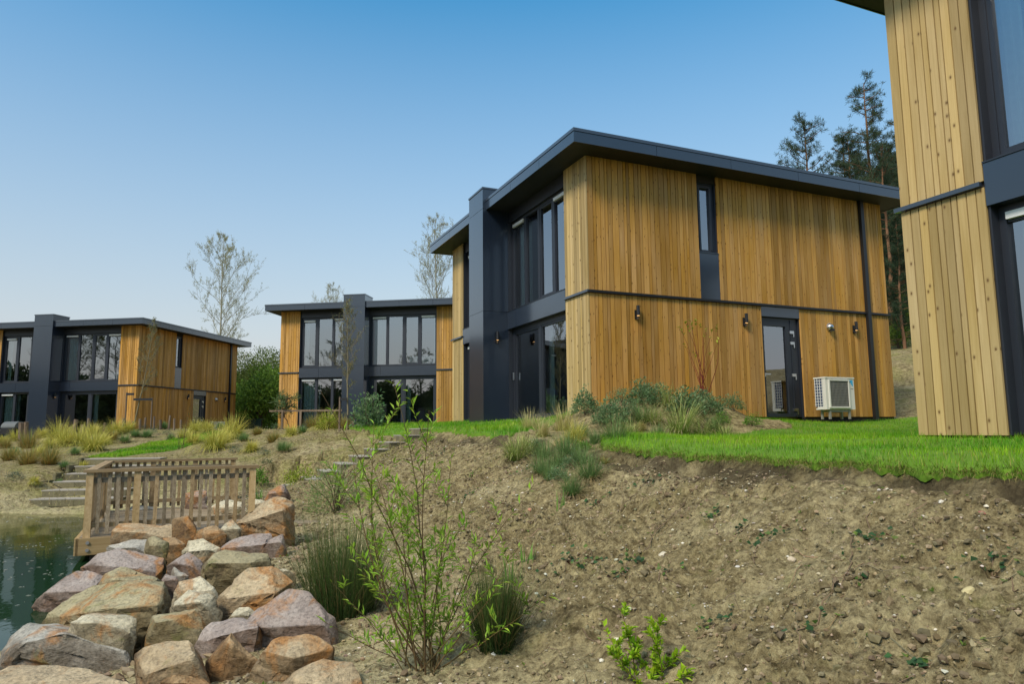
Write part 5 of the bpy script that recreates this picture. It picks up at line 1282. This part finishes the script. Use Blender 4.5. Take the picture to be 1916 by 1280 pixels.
# ---- young willow, many wands from one foot
def wands(name, foot, tips, depth, label, leafcol, leaf_l, leaf_w, bark, r0=.006, dens=46, start=.3, cat='shrub', side=True, jd=.25, nside=3):
    g = np.array(foot); r = empty(name, g); tag(r, label, cat)
    sb, lb = MB(), MB()
    def leaves_on(path, n, l0, s0=0., k=1.):
        t = np.sort(U(s0, 1, n)); idx = t * (len(path) - 1); i = np.clip(idx.astype(int), 0, len(path) - 2); f = (idx - i)[:, None]
        P = path[i] * (1 - f) + path[i + 1] * f; D = path[i + 1] - path[i]; D /= np.linalg.norm(D, axis=1)[:, None] + 1e-9
        side_ = PG.normal(0, 1, (n, 3)); side_ -= (side_ * D).sum(1)[:, None] * D; side_ /= np.linalg.norm(side_, axis=1)[:, None]
        lb.leaves(P, D * .75 + side_ * .8 + [0, 0, .1], side_ * .3 + [0, 0, 1.], l0 * U(.45, 1.2, n) * k, leaf_w * U(.7, 1.2, n) * k, jit(leafcol, n, .3, PG))
    for px, py in tips:
        tip = at(px, py, depth + U(-jd, jd, 1)[0]) - g
        L = np.linalg.norm(tip); base = np.array([*PG.normal(0, .05, 2), -.03])
        bend = PG.normal(0, .05 * L, 3); bend[2] = 0
        tt = np.linspace(0, 1, 9)[:, None]
        path = base * (1 - tt) + tip * tt + bend * np.sin(tt * math.pi) + PG.normal(0, .006 * L, (9, 3)) * np.sin(tt * math.pi)
        rr = r0 * (.6 + .5 * L); sb.tube(path, np.linspace(rr, rr * .25, 9), 5, jit(bark, 1, .3, PG)[0])
        leaves_on(path, int(dens * L * .8), leaf_l, start)
        if side:
            for _ in range(int(nside + (nside + 1) * L)):
                s = U(.25, .92, 1)[0]; i = int(s * 8); p0 = path[i]; a = U(0, 6.28, 1)[0]
                ln = L * U(.08, .24, 1)[0]; dd = np.array([math.cos(a) * .7, math.sin(a) * .7, .75]); pp = np.array([p0, p0 + dd * ln * .5, p0 + dd * ln + [0, 0, ln * .12]])
                sb.tube(pp, [rr * .35, rr * .25, rr * .12], 4, jit(bark, 1, .3, PG)[0]); leaves_on(pp, int(6 + dens * ln * 1.7), leaf_l, .1)
    sb.build('stems', M['bark'], r); lb.build('leaves', M['leaf'], r, smooth=False)
    return r
fw = spot(800, 1268)
wands('willow_shrub', fw, [(600, 732), (735, 712), (803, 768), (700, 790), (660, 840), (740, 905), (690, 850), (640, 1000), (620, 1090), (560 + 130, 1080), (845, 850), (812, 980), (905, 1000), (870, 1060), (975, 1020), (700, 1020), (760, 1010), (1000, 905),
       (735, 1060), (660, 1130), (940, 1090), (770, 930), (690, 950), (980, 1150), (1060, 1100), (720, 980), (855, 940), (600, 1160)], fw[1],
      'tall young willow with many thin wands in the foreground', (.28, .45, .045), .06, .014, (.11, .075, .03), .0042, 23, .25, nside=2)
fb = spot(1205, 1276); fb[2] -= .05
wands('young_shrub', fb, [(1125, 1162), (1162, 1138), (1238, 1152), (1215, 1185), (1182, 1200), (1285, 1215), (1262, 1240), (1140, 1215), (1240, 1205), (1195, 1235), (1298, 1262), (1165, 1255)], fb[1],
      'bright lime green young shrub at the bottom edge', (.3, .47, .02), .036, .019, (.14, .09, .04), .005, 135, .1, jd=.12)
# red stemmed dogwood against the side wall
dg = np.array(on_house('C', .75, 2.0, .12)); dg[2] = hsurf(dg[0], dg[1])
wands('dogwood_shrub', dg, [(1272, 612), (1283, 605), (1292, 600), (1302, 598), (1310, 602), (1320, 615), (1332, 620), (1340, 606), (1345, 635), (1278, 640), (1298, 660), (1328, 660)], dg[1],
      'red stemmed dogwood before the orange side wall', (.34, .38, .04), .07, .04, (.17, .035, .022), .0065, 6, .88, jd=.2, side=False)
# sparse twigs by the far path
ft = spot(339, 842)
wands('twiggy_shrub', ft, [(330, 812), (336, 806), (343, 803), (350, 812), (355, 760)], ft[1], 'nearly bare twiggy shrub beside the far path', (.2, .25, .08), .05, .03, (.1, .07, .04), .008, 8, .4, side=False)

# ---- ivy sprigs pressed to the bank
def ivy(px, py, wpx, n, label, runner=None, col=(.035, .095, .03)):
    n = int(n * 1.5)
    g = spot(px, py); k = g[1] / 1316.0; w = wpx * k
    r = empty('ivy_sprig', g); tag(r, label, 'ivy', 'ivy sprigs on the bank')
    a = PG.normal(0, .42, (n, 2)) * w
    P = np.array([[q[0], q[1] * .8, hsurf(g[0] + q[0], g[1] + q[1] * .8) - g[2] + .018 + .02 * PG.random()] for q in a])
    c = jit(col, n, .4, PG); lt = PG.random(n) < .22; c[lt] = jit((.12, .2, .04), lt.sum(), .3, PG); rd = PG.random(n) < .07; c[rd] = jit((.08, .045, .022), rd.sum(), .3, PG)
    D = PG.normal(0, 1, (n, 3)); D[:, 2] *= .25
    n0 = n; mb = MB(); L = U(.02, .046, n)
    mb.leaves(P, D, np.array([-.35, -.5, .8]) + PG.normal(0, .25, (n, 3)), L, L * .95, c, .12)
    mb.build('leaves', M['leaf'], r, smooth=False)
    sb = MB()
    pts = runner or [(px - wpx * .5, py + wpx * .35), (px, py), (px + wpx * .5, py - wpx * .3)]
    W = [spot(*q) for q in pts]; path = []
    for u in range(len(W) - 1):
        for t in np.linspace(0, 1, 6)[:-1]:
            q = W[u] * (1 - t) + W[u + 1] * t; q = q + np.array([*PG.normal(0, .012, 2), 0]); q[2] = hsurf(q[0], q[1]) + .008; path.append(q - g)
    path.append(W[-1] - g)
    sb.tube(path, .0035, 4, (.2, .14, .085)); sb.build('runner', M['bark'], r)
for a in [(1066, 1056, 62, 26, 'largest dark ivy sprig low on the bank left half', None), (1180, 1066, 40, 15, 'ivy sprig right of the largest one with long runner', [(1160, 1110), (1185, 1060), (1230, 990), (1300, 905)]), (1160, 1106, 26, 8, 'small ivy sprig below the runner', None),
          (1246, 1101, 26, 6, 'bright little ivy sprig in the bank middle', None), (1340, 957, 30, 12, 'ivy sprig high on the bank centre', [(1340, 1010), (1338, 985), (1335, 950)]), (1388, 1006, 24, 6, 'small ivy sprig right of the high one', None),
          (1436, 1032, 48, 14, 'ivy sprig with grey leaves in the bank centre right', [(1412, 1080), (1420, 1050), (1440, 1030)]), (1642, 1040, 60, 17, 'ivy sprig with two long runners on the right bank', [(1560, 1150), (1595, 1085), (1600, 1030), (1632, 980)]),
          (1612, 1120, 22, 4, 'single ivy leaves under the right sprig', None), (1500, 1206, 50, 10, 'ivy sprig with yellow leaf near the bottom edge', [(1500, 1270), (1495, 1230), (1540, 1180), (1590, 1140)]), (1868, 1078, 66, 16, 'ivy sprig near the right photo edge', [(1916, 1122), (1880, 1090), (1850, 1060)]),
          (1110, 942, 34, 10, 'small ivy sprig under the lowest fescue', None), (975, 888, 44, 16, 'dark ivy under the wide yellow sedge', None), (880, 934, 38, 12, 'ivy sprig on the bank left of the iris sprouts', None), (1330, 1186, 40, 8, 'little ivy near the lime green shrub', None),
          (1722, 1262, 40, 8, 'ivy leaves cut by the bottom edge on the right', None), (830, 850, 40, 14, 'ivy tuft just below the middle lawn edge', None), (1205, 900, 40, 10, 'ivy sprig with runners high on the left bank', [(1130, 985), (1175, 930), (1215, 890)])]:
    ivy(*a)
# seedlings nobody could count
n = 650
x, y = bank_region(n); z = np.array([hsurf(a, b) for a, b in zip(x, y)])
mb = MB()
for q in range(4):
    D = PG.normal(0, 1, (n, 3)); D[:, 2] = .6
    mb.leaves(np.stack([x, y, z + .004], 1), D, np.tile([0, 0, 1.], (n, 1)) + PG.normal(0, .2, (n, 3)), U(.012, .03, n), U(.007, .014, n), jit((.16, .24, .04), n, .4, PG))
tag(mb.build('seedlings', M['leaf'], smooth=False), 'tiny weed seedlings dotted over the bare bank', kind='stuff')
# a few larger stones that can be told apart
def field_stone(px, py, s, col, label):
    g = spot(px, py); s = s * g[1] / 1316.0
    bm = bmesh.new(); bmesh.ops.create_icosphere(bm, subdivisions=2, radius=1)
    for v in bm.verts:
        d = 1 + .3 * float(vnoise(v.co.x * 1.7 + px, v.co.y * 1.7 + v.co.z, 3)) + .3 * float(vnoise(v.co.z * 2.3, v.co.x * 2 + py, 8)); v.co = Vector((v.co.x * d * s, v.co.y * d * s * .8, v.co.z * d * s * .55))
    me = bpy.data.meshes.new('stone'); bm.to_mesh(me); bm.free(); me.materials.append(simple_mat('stone_' + str(px), col, .8, var=.25, scale=30, bump=.3))
    o = bpy.data.objects.new('stone', me); o.location = g + [0, 0, s * .2]; o.rotation_euler = (.2, .3, px); link(o); tag(o, label, 'stone', 'loose stones on the bank')
for a in ((1813, 838 + 280, 14, (.5, .43, .22), 'largest pale yellow stone on the right bank'), (1241, 1035, 9, (.55, .5, .38), 'cream stone in the bank middle'), (1380, 1082, 7, (.55, .53, .48), 'whitish chip right of the cream stone'), (1482, 1060, 8, (.5, .42, .3), 'buff stone under the centre right ivy'),
          (1534, 1098, 5, (.55, .48, .32), 'small ochre stone by the long runner'), (992, 905 + 60, 5, (.4, .2, .12), 'small reddish stone by the iris sprout'), (1094, 1149, 5, (.55, .5, .45), 'small white stone above the lime shrub'), (1840, 985, 6, (.32, .12, .09), 'dark red brick chip on the right bank')):
    field_stone(*a)
# ---------------------------------------------------------------- trees
TG = np.random.default_rng(77)
def bare_tree_mesh(H_, spread, seed, leaf=.05, nleaf=9, bark=(.3, .28, .2), leafc=(.34, .33, .15), first=.28, up=.75, nprim=26, trunk_r=None, twig=.006, kids=(5, 4)):
    g = np.random.default_rng(seed); sb, lb = MB(), MB()
    tr = trunk_r or H_ * .013
    tz = np.linspace(0, H_, 14); wob = np.cumsum(g.normal(0, .012 * H_ / 5, (14, 2)), axis=0)
    trunk = np.column_stack([wob, tz]); sb.tube(trunk, np.linspace(tr, tr * .12, 14), 7, bark)
    def put(path, n):
        t = g.uniform(.2, 1, n); i = np.clip((t * (len(path) - 1)).astype(int), 0, len(path) - 2); P = path[i] + (path[i + 1] - path[i]) * g.random((n, 1)) + g.normal(0, .04, (n, 3))
        lb.leaves(P, g.normal(0, 1, (n, 3)) + [0, 0, .4], g.normal(0, 1, (n, 3)), leaf * g.uniform(.6, 1.3, n), leaf * .7, jit(leafc, n, .4, g))
    def limb(p, d, L, r, lev):
        k = 5; path = [p]; dd = d / np.linalg.norm(d)
        for _ in range(k - 1): dd = dd + g.normal(0, .1, 3) + [0, 0, .05 * up]; dd /= np.linalg.norm(dd); path.append(path[-1] + dd * L / (k - 1))
        path = np.array(path); sb.tube(path, np.linspace(r, max(r * .3, twig * .5), k), 5 if lev < 1 else 3, bark if lev < 2 else tuple(c * .8 for c in bark))
        if lev >= 2: put(path, max(3, int(nleaf * min(1.15, L / .45)))); return
        for _ in range(kids[lev]):
            t = g.uniform(.25, .98); i = min(int(t * (k - 1)), k - 2); q = path[i] + (path[i + 1] - path[i]) * (t * (k - 1) - i)
            a = g.normal(0, 1, 3); a -= a @ dd * dd; a /= np.linalg.norm(a)
            limb(q, dd * .75 + a * .65 + np.array([0, 0, .25 * up]), L * g.uniform(.32, .55), max(r * .45, twig), lev + 1)
    for i in range(nprim):
        t = first + (1 - first) * (i + g.random() * .8) / nprim; z = t * H_; c = np.array([np.interp(z, tz, trunk[:, 0]), np.interp(z, tz, trunk[:, 1]), z])
        a = i * 2.4 + g.normal(0, .4); prof = math.sin(math.pi * min(1, .12 + .88 * ((t - first) / (1 - first)) ** .75)) * .9 + .16
        L = spread * prof * g.uniform(.75, 1.15)
        limb(c, np.array([math.cos(a), math.sin(a), up * g.uniform(.7, 1.3)]), L, tr * .3 * (1.1 - t * .7), 0)
    return sb.mesh('trunk', M['bark']), lb.mesh('crown', M['leaf'], False)
def place_tree(meshes, loc, name, label, rz=0., s=1., cat='tree', group=None):
    r = empty(name, loc, rz); r.scale = (s, s, s); tag(r, label, cat, group)
    for nm, me in zip(('trunk', 'crown'), meshes): link(bpy.data.objects.new(nm, me), r)
    return r
def foot(px, d, z=None):
    q = ray(px, 800) * d; return (q[0], d, H(q[0], d) - .05)
tA = bare_tree_mesh(13.5, 3.2, 5, .055, 16, first=.3, twig=.006, nprim=34, kids=(6, 5), trunk_r=.1, up=1.15)
tB = bare_tree_mesh(12.5, 2.7, 9, .05, 14, first=.28, bark=(.3, .29, .24), up=1.3, twig=.006, nprim=34, kids=(6, 5), trunk_r=.09)
place_tree(tA, foot(405, 47), 'budding_tree', 'tall thinly budding tree behind the far house roof', .4, .98)
place_tree(tB, foot(822, 44), 'budding_tree', 'slim budding tree rising behind the middle house left eave', 1.1, 1.06)
place_tree(tB, foot(617, 62), 'budding_tree', 'tip of a budding tree over the square on house roof', 2.0, .98)
# trees across the pond, behind the photographer, mirrored in the glass
tR = bare_tree_mesh(11, 3.4, 15, .1, 10, first=.22, twig=.014, leafc=(.11, .13, .04), bark=(.09, .08, .06))
for k, (x, y, s, lb) in enumerate(((-27, -33, 1.0, 'mirrored in the right upper panes of the square on house'), (-34, -36, 1.1, 'mirrored in the middle panes of the square on house'), (-47, -34, 1.25, 'mirrored in the left panes of the square on house'), (-66, -6, 1.2, 'mirrored in the far house right panes'), (-20, -37, .8, 'mirrored smaller beside the pillar of the square on house'), (-70, -16, 1.3, 'mirrored in the far house left panes'), (-58, -24, 1.2, 'mirrored at the far house edge'))):
    place_tree(tR, (x, y, H(x, y) - .05), 'budding_tree', 'bare tree across the pond ' + lb, k * 1.3, s, group='trees across the pond')

# ---- pines
def pine_mesh(H_, seed, first=.5, spread=2.2, nb=34, bark=(.22, .115, .06), green=(.045, .075, .035), tufts=7, droop=0., tl=.17):
    g = np.random.default_rng(seed); sb, nb_ = MB(), MB()
    tz = np.linspace(0, H_, 12); wob = np.cumsum(g.normal(0, .05, (12, 2)), axis=0); trunk = np.column_stack([wob, tz])
    sb.tube(trunk, np.linspace(H_ * .0125, .02, 12), 7, bark)
    for i in range(nb):
        t = first + (1 - first) * (i + g.random()) / nb; z = t * H_; c = np.array([np.interp(z, tz, trunk[:, 0]), np.interp(z, tz, trunk[:, 1]), z])
        a = g.uniform(0, 6.28); L = spread * (1.12 - t) / (1.12 - first) * g.uniform(.45, 1.15) + .25
        k = 5; d = np.array([math.cos(a), math.sin(a), .25 - droop]); path = [c]
        for j in range(k - 1): d = d + g.normal(0, .14, 3) + [0, 0, .1]; d /= np.linalg.norm(d); path.append(path[-1] + d * L / (k - 1))
        path = np.array(path); sb.tube(path, np.linspace(.035, .012, k), 4, tuple(x * .75 for x in bark))
        m = int(tufts * (1 + L))
        for _ in range(m):
            s = g.uniform(.3, 1.02); j = min(int(s * (k - 1)), k - 2); q = path[j] + (path[j + 1] - path[j]) * (s * (k - 1) - j) + g.normal(0, .16 * L ** .5, 3)
            n = 16; D = g.normal(0, 1, (n, 3)) + [0, 0, .7]; D /= np.linalg.norm(D, axis=1)[:, None]
            nb_.leaves(np.repeat(q[None], n, 0) + g.normal(0, .03, (n, 3)), D, g.normal(0, 1, (n, 3)), tl * g.uniform(.8, 1.7, n), .022, jit(green, n, .45, g), 0)
    return sb.mesh('trunk', M['bark']), nb_.mesh('crown', M['needle'], False)
pA = pine_mesh(13, 3, .52, 2.5, 34, tufts=7); pB = pine_mesh(14, 8, .4, 2.6, 44, tufts=7); pC = pine_mesh(12, 12, .08, 2.5, 70, green=(.03, .055, .022), tufts=8, droop=.15, tl=.2)
for k, (px, d, m_, s, lb) in enumerate(((1541, 33, pA, .85, 'dark pine with open crown standing left above the middle house roof'), (1664, 31, pB, .84, 'tallest pine, its trunk seen between the two nearest houses'), (1604, 37, pB, .78, 'lower dark pine between the two tall pines'),
                                    (1640, 40, pC, .86, 'dense dark evergreen behind the middle house roof end'), (1585, 42, pC, .72, 'dense evergreen just above the fascia'), (1700, 36, pC, .8, 'dense evergreen filling the gap between the nearest houses'),
                                    (1690, 27, pA, .62, 'slender leaning pine trunk in the gap'), (1735, 44, pB, 1.0, 'pine half hidden behind the nearest house'), (1672, 46, pC, .95, 'far dense evergreen in the gap'), (1684, 33, pC, .62, 'low dense evergreen at the foot of the gap'), (1712, 32, pC, .7, 'dense evergreen beside the nearest house corner'), (1700, 41, pC, .95, 'tall dense evergreen at the back of the gap'), (1660, 27.5, pC, .5, 'small dense evergreen behind the middle house back corner'), (1704, 25.5, pC, .42, 'smallest dense evergreen in the gap'), (1722, 29, pC, .6, 'dense evergreen touching the nearest house edge'), (1630, 35, pC, .85, 'dense evergreen under the tallest pine'))):
    place_tree(m_, foot(px, d), 'pine_tree', lb, k * 1.7, s, group='pines on the wooded slope')
# ---- leafy bushes and trees behind the left houses
def bushy_mesh(w, h, n, ca, cb_, seed, leaf=.09, lumps=14, trunk=True):
    g = np.random.default_rng(seed); sb, lb = MB(), MB()
    C = g.normal(0, 1, (lumps, 3)); C /= np.linalg.norm(C, axis=1)[:, None]; C *= (g.random((lumps, 1)) ** .5) * [w * .36, w * .36, h * .36]; C[:, 2] += h * .55
    rad = g.uniform(.16, .3, lumps) * w
    for c in C: sb.tube([(0, 0, 0), (c[0] * .3, c[1] * .3, c[2] * .5), tuple(c)], [.05 * w * .5, .03 * w * .5, .008], 4, (.1, .075, .05))
    i = g.integers(0, lumps, n); d = g.normal(0, 1, (n, 3)); d /= np.linalg.norm(d, axis=1)[:, None]
    P = C[i] + d * (rad[i] * g.random(n) ** .3)[:, None]; P = P[P[:, 2] > .05]; m = len(P); i = i[:m]
    tone = (g.random(lumps)[i] * .5 + g.random(m) * .5)[:, None]
    c = np.array(ca) * (1 - tone) + np.array(cb_) * tone
    lb.leaves(P, d[:m] + g.normal(0, .6, (m, 3)), g.normal(0, .5, (m, 3)) + [0, 0, .7], leaf * g.uniform(.6, 1.3, m), leaf * .6, c * g.uniform(.75, 1.2, (m, 1)))
    return sb.mesh('trunk', M['bark']), lb.mesh('crown', M['leaf'], False)
bH = bushy_mesh(3.4, 3.2, 6000, (.04, .1, .012), (.3, .46, .06), 4, .14, 24)
bT = bushy_mesh(4.2, 6.0, 9500, (.04, .07, .015), (.19, .25, .05), 6, .14, 26)
bU = bushy_mesh(2.6, 2.0, 3200, (.06, .12, .015), (.24, .36, .05), 7, .1, 16)
for k, (px, d, m_, s, nm, lb) in enumerate(((482, 41, bH, 1.25, 'laurel_bush', 'big bright laurel bush between the two left houses'), (512, 44, bH, 1.3, 'laurel_bush', 'laurel bush just left of the square on house'), (455, 46, bH, 1.05, 'laurel_bush', 'laurel bush behind the green fence'),
        (470, 55, bT, 1.05, 'leafy_tree', 'olive green leafy tree behind the laurel bushes'), (505, 58, bT, 1.12, 'leafy_tree', 'olive leafy tree left of the square on house roof'), (440, 60, bT, 1.0, 'leafy_tree', 'olive leafy tree behind the far house roof end'),
        (1694, 26, bU, .55, 'woodland_shrub', 'fresh green shrub on the soil slope between the nearest houses'), (1712, 28, bU, .8, 'woodland_shrub', 'fresh green shrub higher in the gap'), (1660, 30, bU, 1.2, 'woodland_shrub', 'shrub behind the middle house back corner'))):
    place_tree(m_, foot(px, d), nm, lb, k * 1.9, s, cat='tree' if 'tree' in nm else 'shrub')

bX = bushy_mesh(4.2, 6.0, 5000, (.02, .035, .01), (.06, .09, .025), 16, .34, 30)
# hedge trees across the pond, dark in the lower panes
_hp = [(3 - 4.0 * i, -35 - 2 * (i % 2)) for i in range(16)] + [(-60 - .7 * i - 2 * (i % 2), -28 + 3.9 * i) for i in range(13)]
for k, (x, y) in enumerate(_hp):
    place_tree(bX, (x, y, H(x, y) - 2.2), 'leafy_tree', 'leafy tree of the dark hedge line across the pond, mirrored in the lower panes', k * 1.1, 1.5 + .14 * (k % 3), group='hedge line across the pond')

# ---------------------------------------------------------------- log posts before the far house
for k, (px, y0, y1, w) in enumerate(((40, 783, 818, 10), (50, 781, 816, 8), (110, 789, 812, 6), (124, 793, 812, 6), (137, 785, 813, 8), (153, 794, 812, 7), (165, 780, 810, 5), (179, 793, 812, 5), (195, 792, 812, 6), (212, 787, 808, 5), (229, 781, 806, 5), (249, 787, 806, 4), (262, 784, 806, 5),
                                     (271, 777, 800, 4), (288, 780, 804, 4), (301, 786, 804, 5), (315, 778, 804, 4), (326, 784, 806, 4), (338, 788, 810, 4))):
    g = spot(px, y1); kk = g[1] / 1316; h = (y1 - y0) * kk; rr = w * kk * .5
    mb = MB(); zz = np.linspace(-.2, h, 6); path = np.column_stack([PG.normal(0, .012, 6), PG.normal(0, .012, 6), zz])
    o = cyl('log_post', (0, 0, -.2), (PG.normal(0, .03), PG.normal(0, .03), h), rr, M['post_wood'], None, 9, rr * .92); o.location = g
    tag(o, 'short weathered log post, %s of the row before the far house' % ['leftmost', 'second', 'third', 'fourth', 'fifth', 'sixth', 'seventh', 'eighth', 'ninth', 'tenth', 'eleventh', 'twelfth', 'thirteenth', 'fourteenth', 'fifteenth', 'sixteenth', 'seventeenth', 'eighteenth', 'rightmost'][k], 'post', 'log posts before the far house')
# ---------------------------------------------------------------- young staked trees
def staked(px, py, top, lean, stakes, label, seed, bars=True):
    g0 = spot(px, py); k = g0[1] / 1316; h = (py - top) * k
    m = bare_tree_mesh(h, h * .16, seed, .03, 2, bark=(.2, .17, .1), leafc=(.24, .24, .1), first=.3, up=1.6, nprim=24, trunk_r=.028, twig=.006)
    r = place_tree(m, g0, 'young_tree', label, .3); r.rotation_euler = (0, lean, 0)
    for dx, hp in stakes:
        s = cyl('stake', (dx * k, -.05, -.15), (dx * k, -.05, hp * k), .028, M['post_wood'], None, 8); s.parent = r; s.rotation_euler = (0, -lean, 0)
    if bars:
        a, b = stakes[0], stakes[1]
        for dx, hp in stakes:
            q = boxes('tie', [(min(0, dx * k) + .0, max(0, dx * k), -.09, -.06, hp * k - .1, hp * k - .02)], M['black'], r); q.rotation_euler = (0, -lean, 0)
staked(249, 802, 592, .14, ((-14, 72), (34, 62)), 'thin bare young tree tied to two stakes before the far house', 31)
staked(650, 803, 560, -.02, ((-14, 62), (12, 30)), 'thin bare young tree tied to stakes before the dark pillar', 35)
# small pine in a low wooden frame
g0 = spot(544, 803); k = g0[1] / 1316
mp_ = pine_mesh(1.0, 41, .35, .36, 12, green=(.1, .15, .05), tufts=3, tl=.12)
place_tree(mp_, g0, 'small_pine', 'small bushy pine inside a wooden frame before the square on house', 0, 1.0)
fr_ = empty('support_frame', spot(531, 806)); tag(fr_, 'dark wooden support frame round the small pine', 'frame')
for dx in (0, .55, 1.4): boxes('post', [(dx - .03, dx + .03, -.2, -.14, -.1, .52)], M['post_wood'], fr_)
boxes('rail', [(-.4, 1.8, -.19, -.15, .521, .575)], M['post_wood'], fr_)
# ---------------------------------------------------------------- green fence, barbecue, chair
fx0 = at(441, 797, 40.5); ff = empty('green_fence', (fx0[0], fx0[1], H(fx0[0], fx0[1])), -.158); tag(ff, 'dark green corrugated fence right of the far house', 'fence')
for i in range(12): boxes('panel', [(i * .13, i * .13 + .11, 0, .03 if i % 2 else .05, -.1, 1.0)], M['green_metal'], ff)
boxes('top_rail', [(-.02, 1.6, -.01, .06, 1.002, 1.05)], M['green_metal'], ff)
b0 = at(24, 816, 27.5); b0[2] = H(b0[0], b0[1])
bq = empty('barbecue', b0, -.2); tag(bq, 'black barrel barbecue before the far house windows', 'barbecue')
V, F = [], []
for i in range(2):
    for j in range(13):
        w = math.pi * j / 12; V.append((-.32 + i * .64, .26 * math.cos(w), .55 + .24 * math.sin(w)))
F = [(j, j + 1, 13 + j + 1, 13 + j) for j in range(12)] + [tuple(range(13)), tuple(range(13, 26))]
mesh_obj('lid', V, F, M['unit_dark'], bq, False)
boxes('tub', [(-.32, .32, -.26, .26, .3, .545)], M['black'], bq)
for x_, y_ in ((-.28, -.2), (.28, -.2), (-.28, .2), (.28, .2)): boxes('leg', [(x_ - .02, x_ + .02, y_ - .02, y_ + .02, 0, .3)], M['black'], bq)
boxes('side_shelf', [(-.85, -.33, -.22, .22, .44, .48)], M['unit_dark'], bq)
c0 = at(714, 798, 26.8); c0[2] = H(c0[0], c0[1])
ch = empty('garden_chair', c0, .5); tag(ch, 'black garden chair before the sliding door of the square on house', 'chair')
boxes('seat', [(-.25, .25, -.25, .25, .4, .45)], M['black'], ch); boxes('backrest', [(-.25, .25, .2, .25, .45, .95)], M['black'], ch)
for x_, y_ in ((-.23, -.23), (.23, -.23), (-.23, .23), (.23, .23)): boxes('leg', [(x_ - .02, x_ + .02, y_ - .02, y_ + .02, 0, .4)], M['black'], ch)
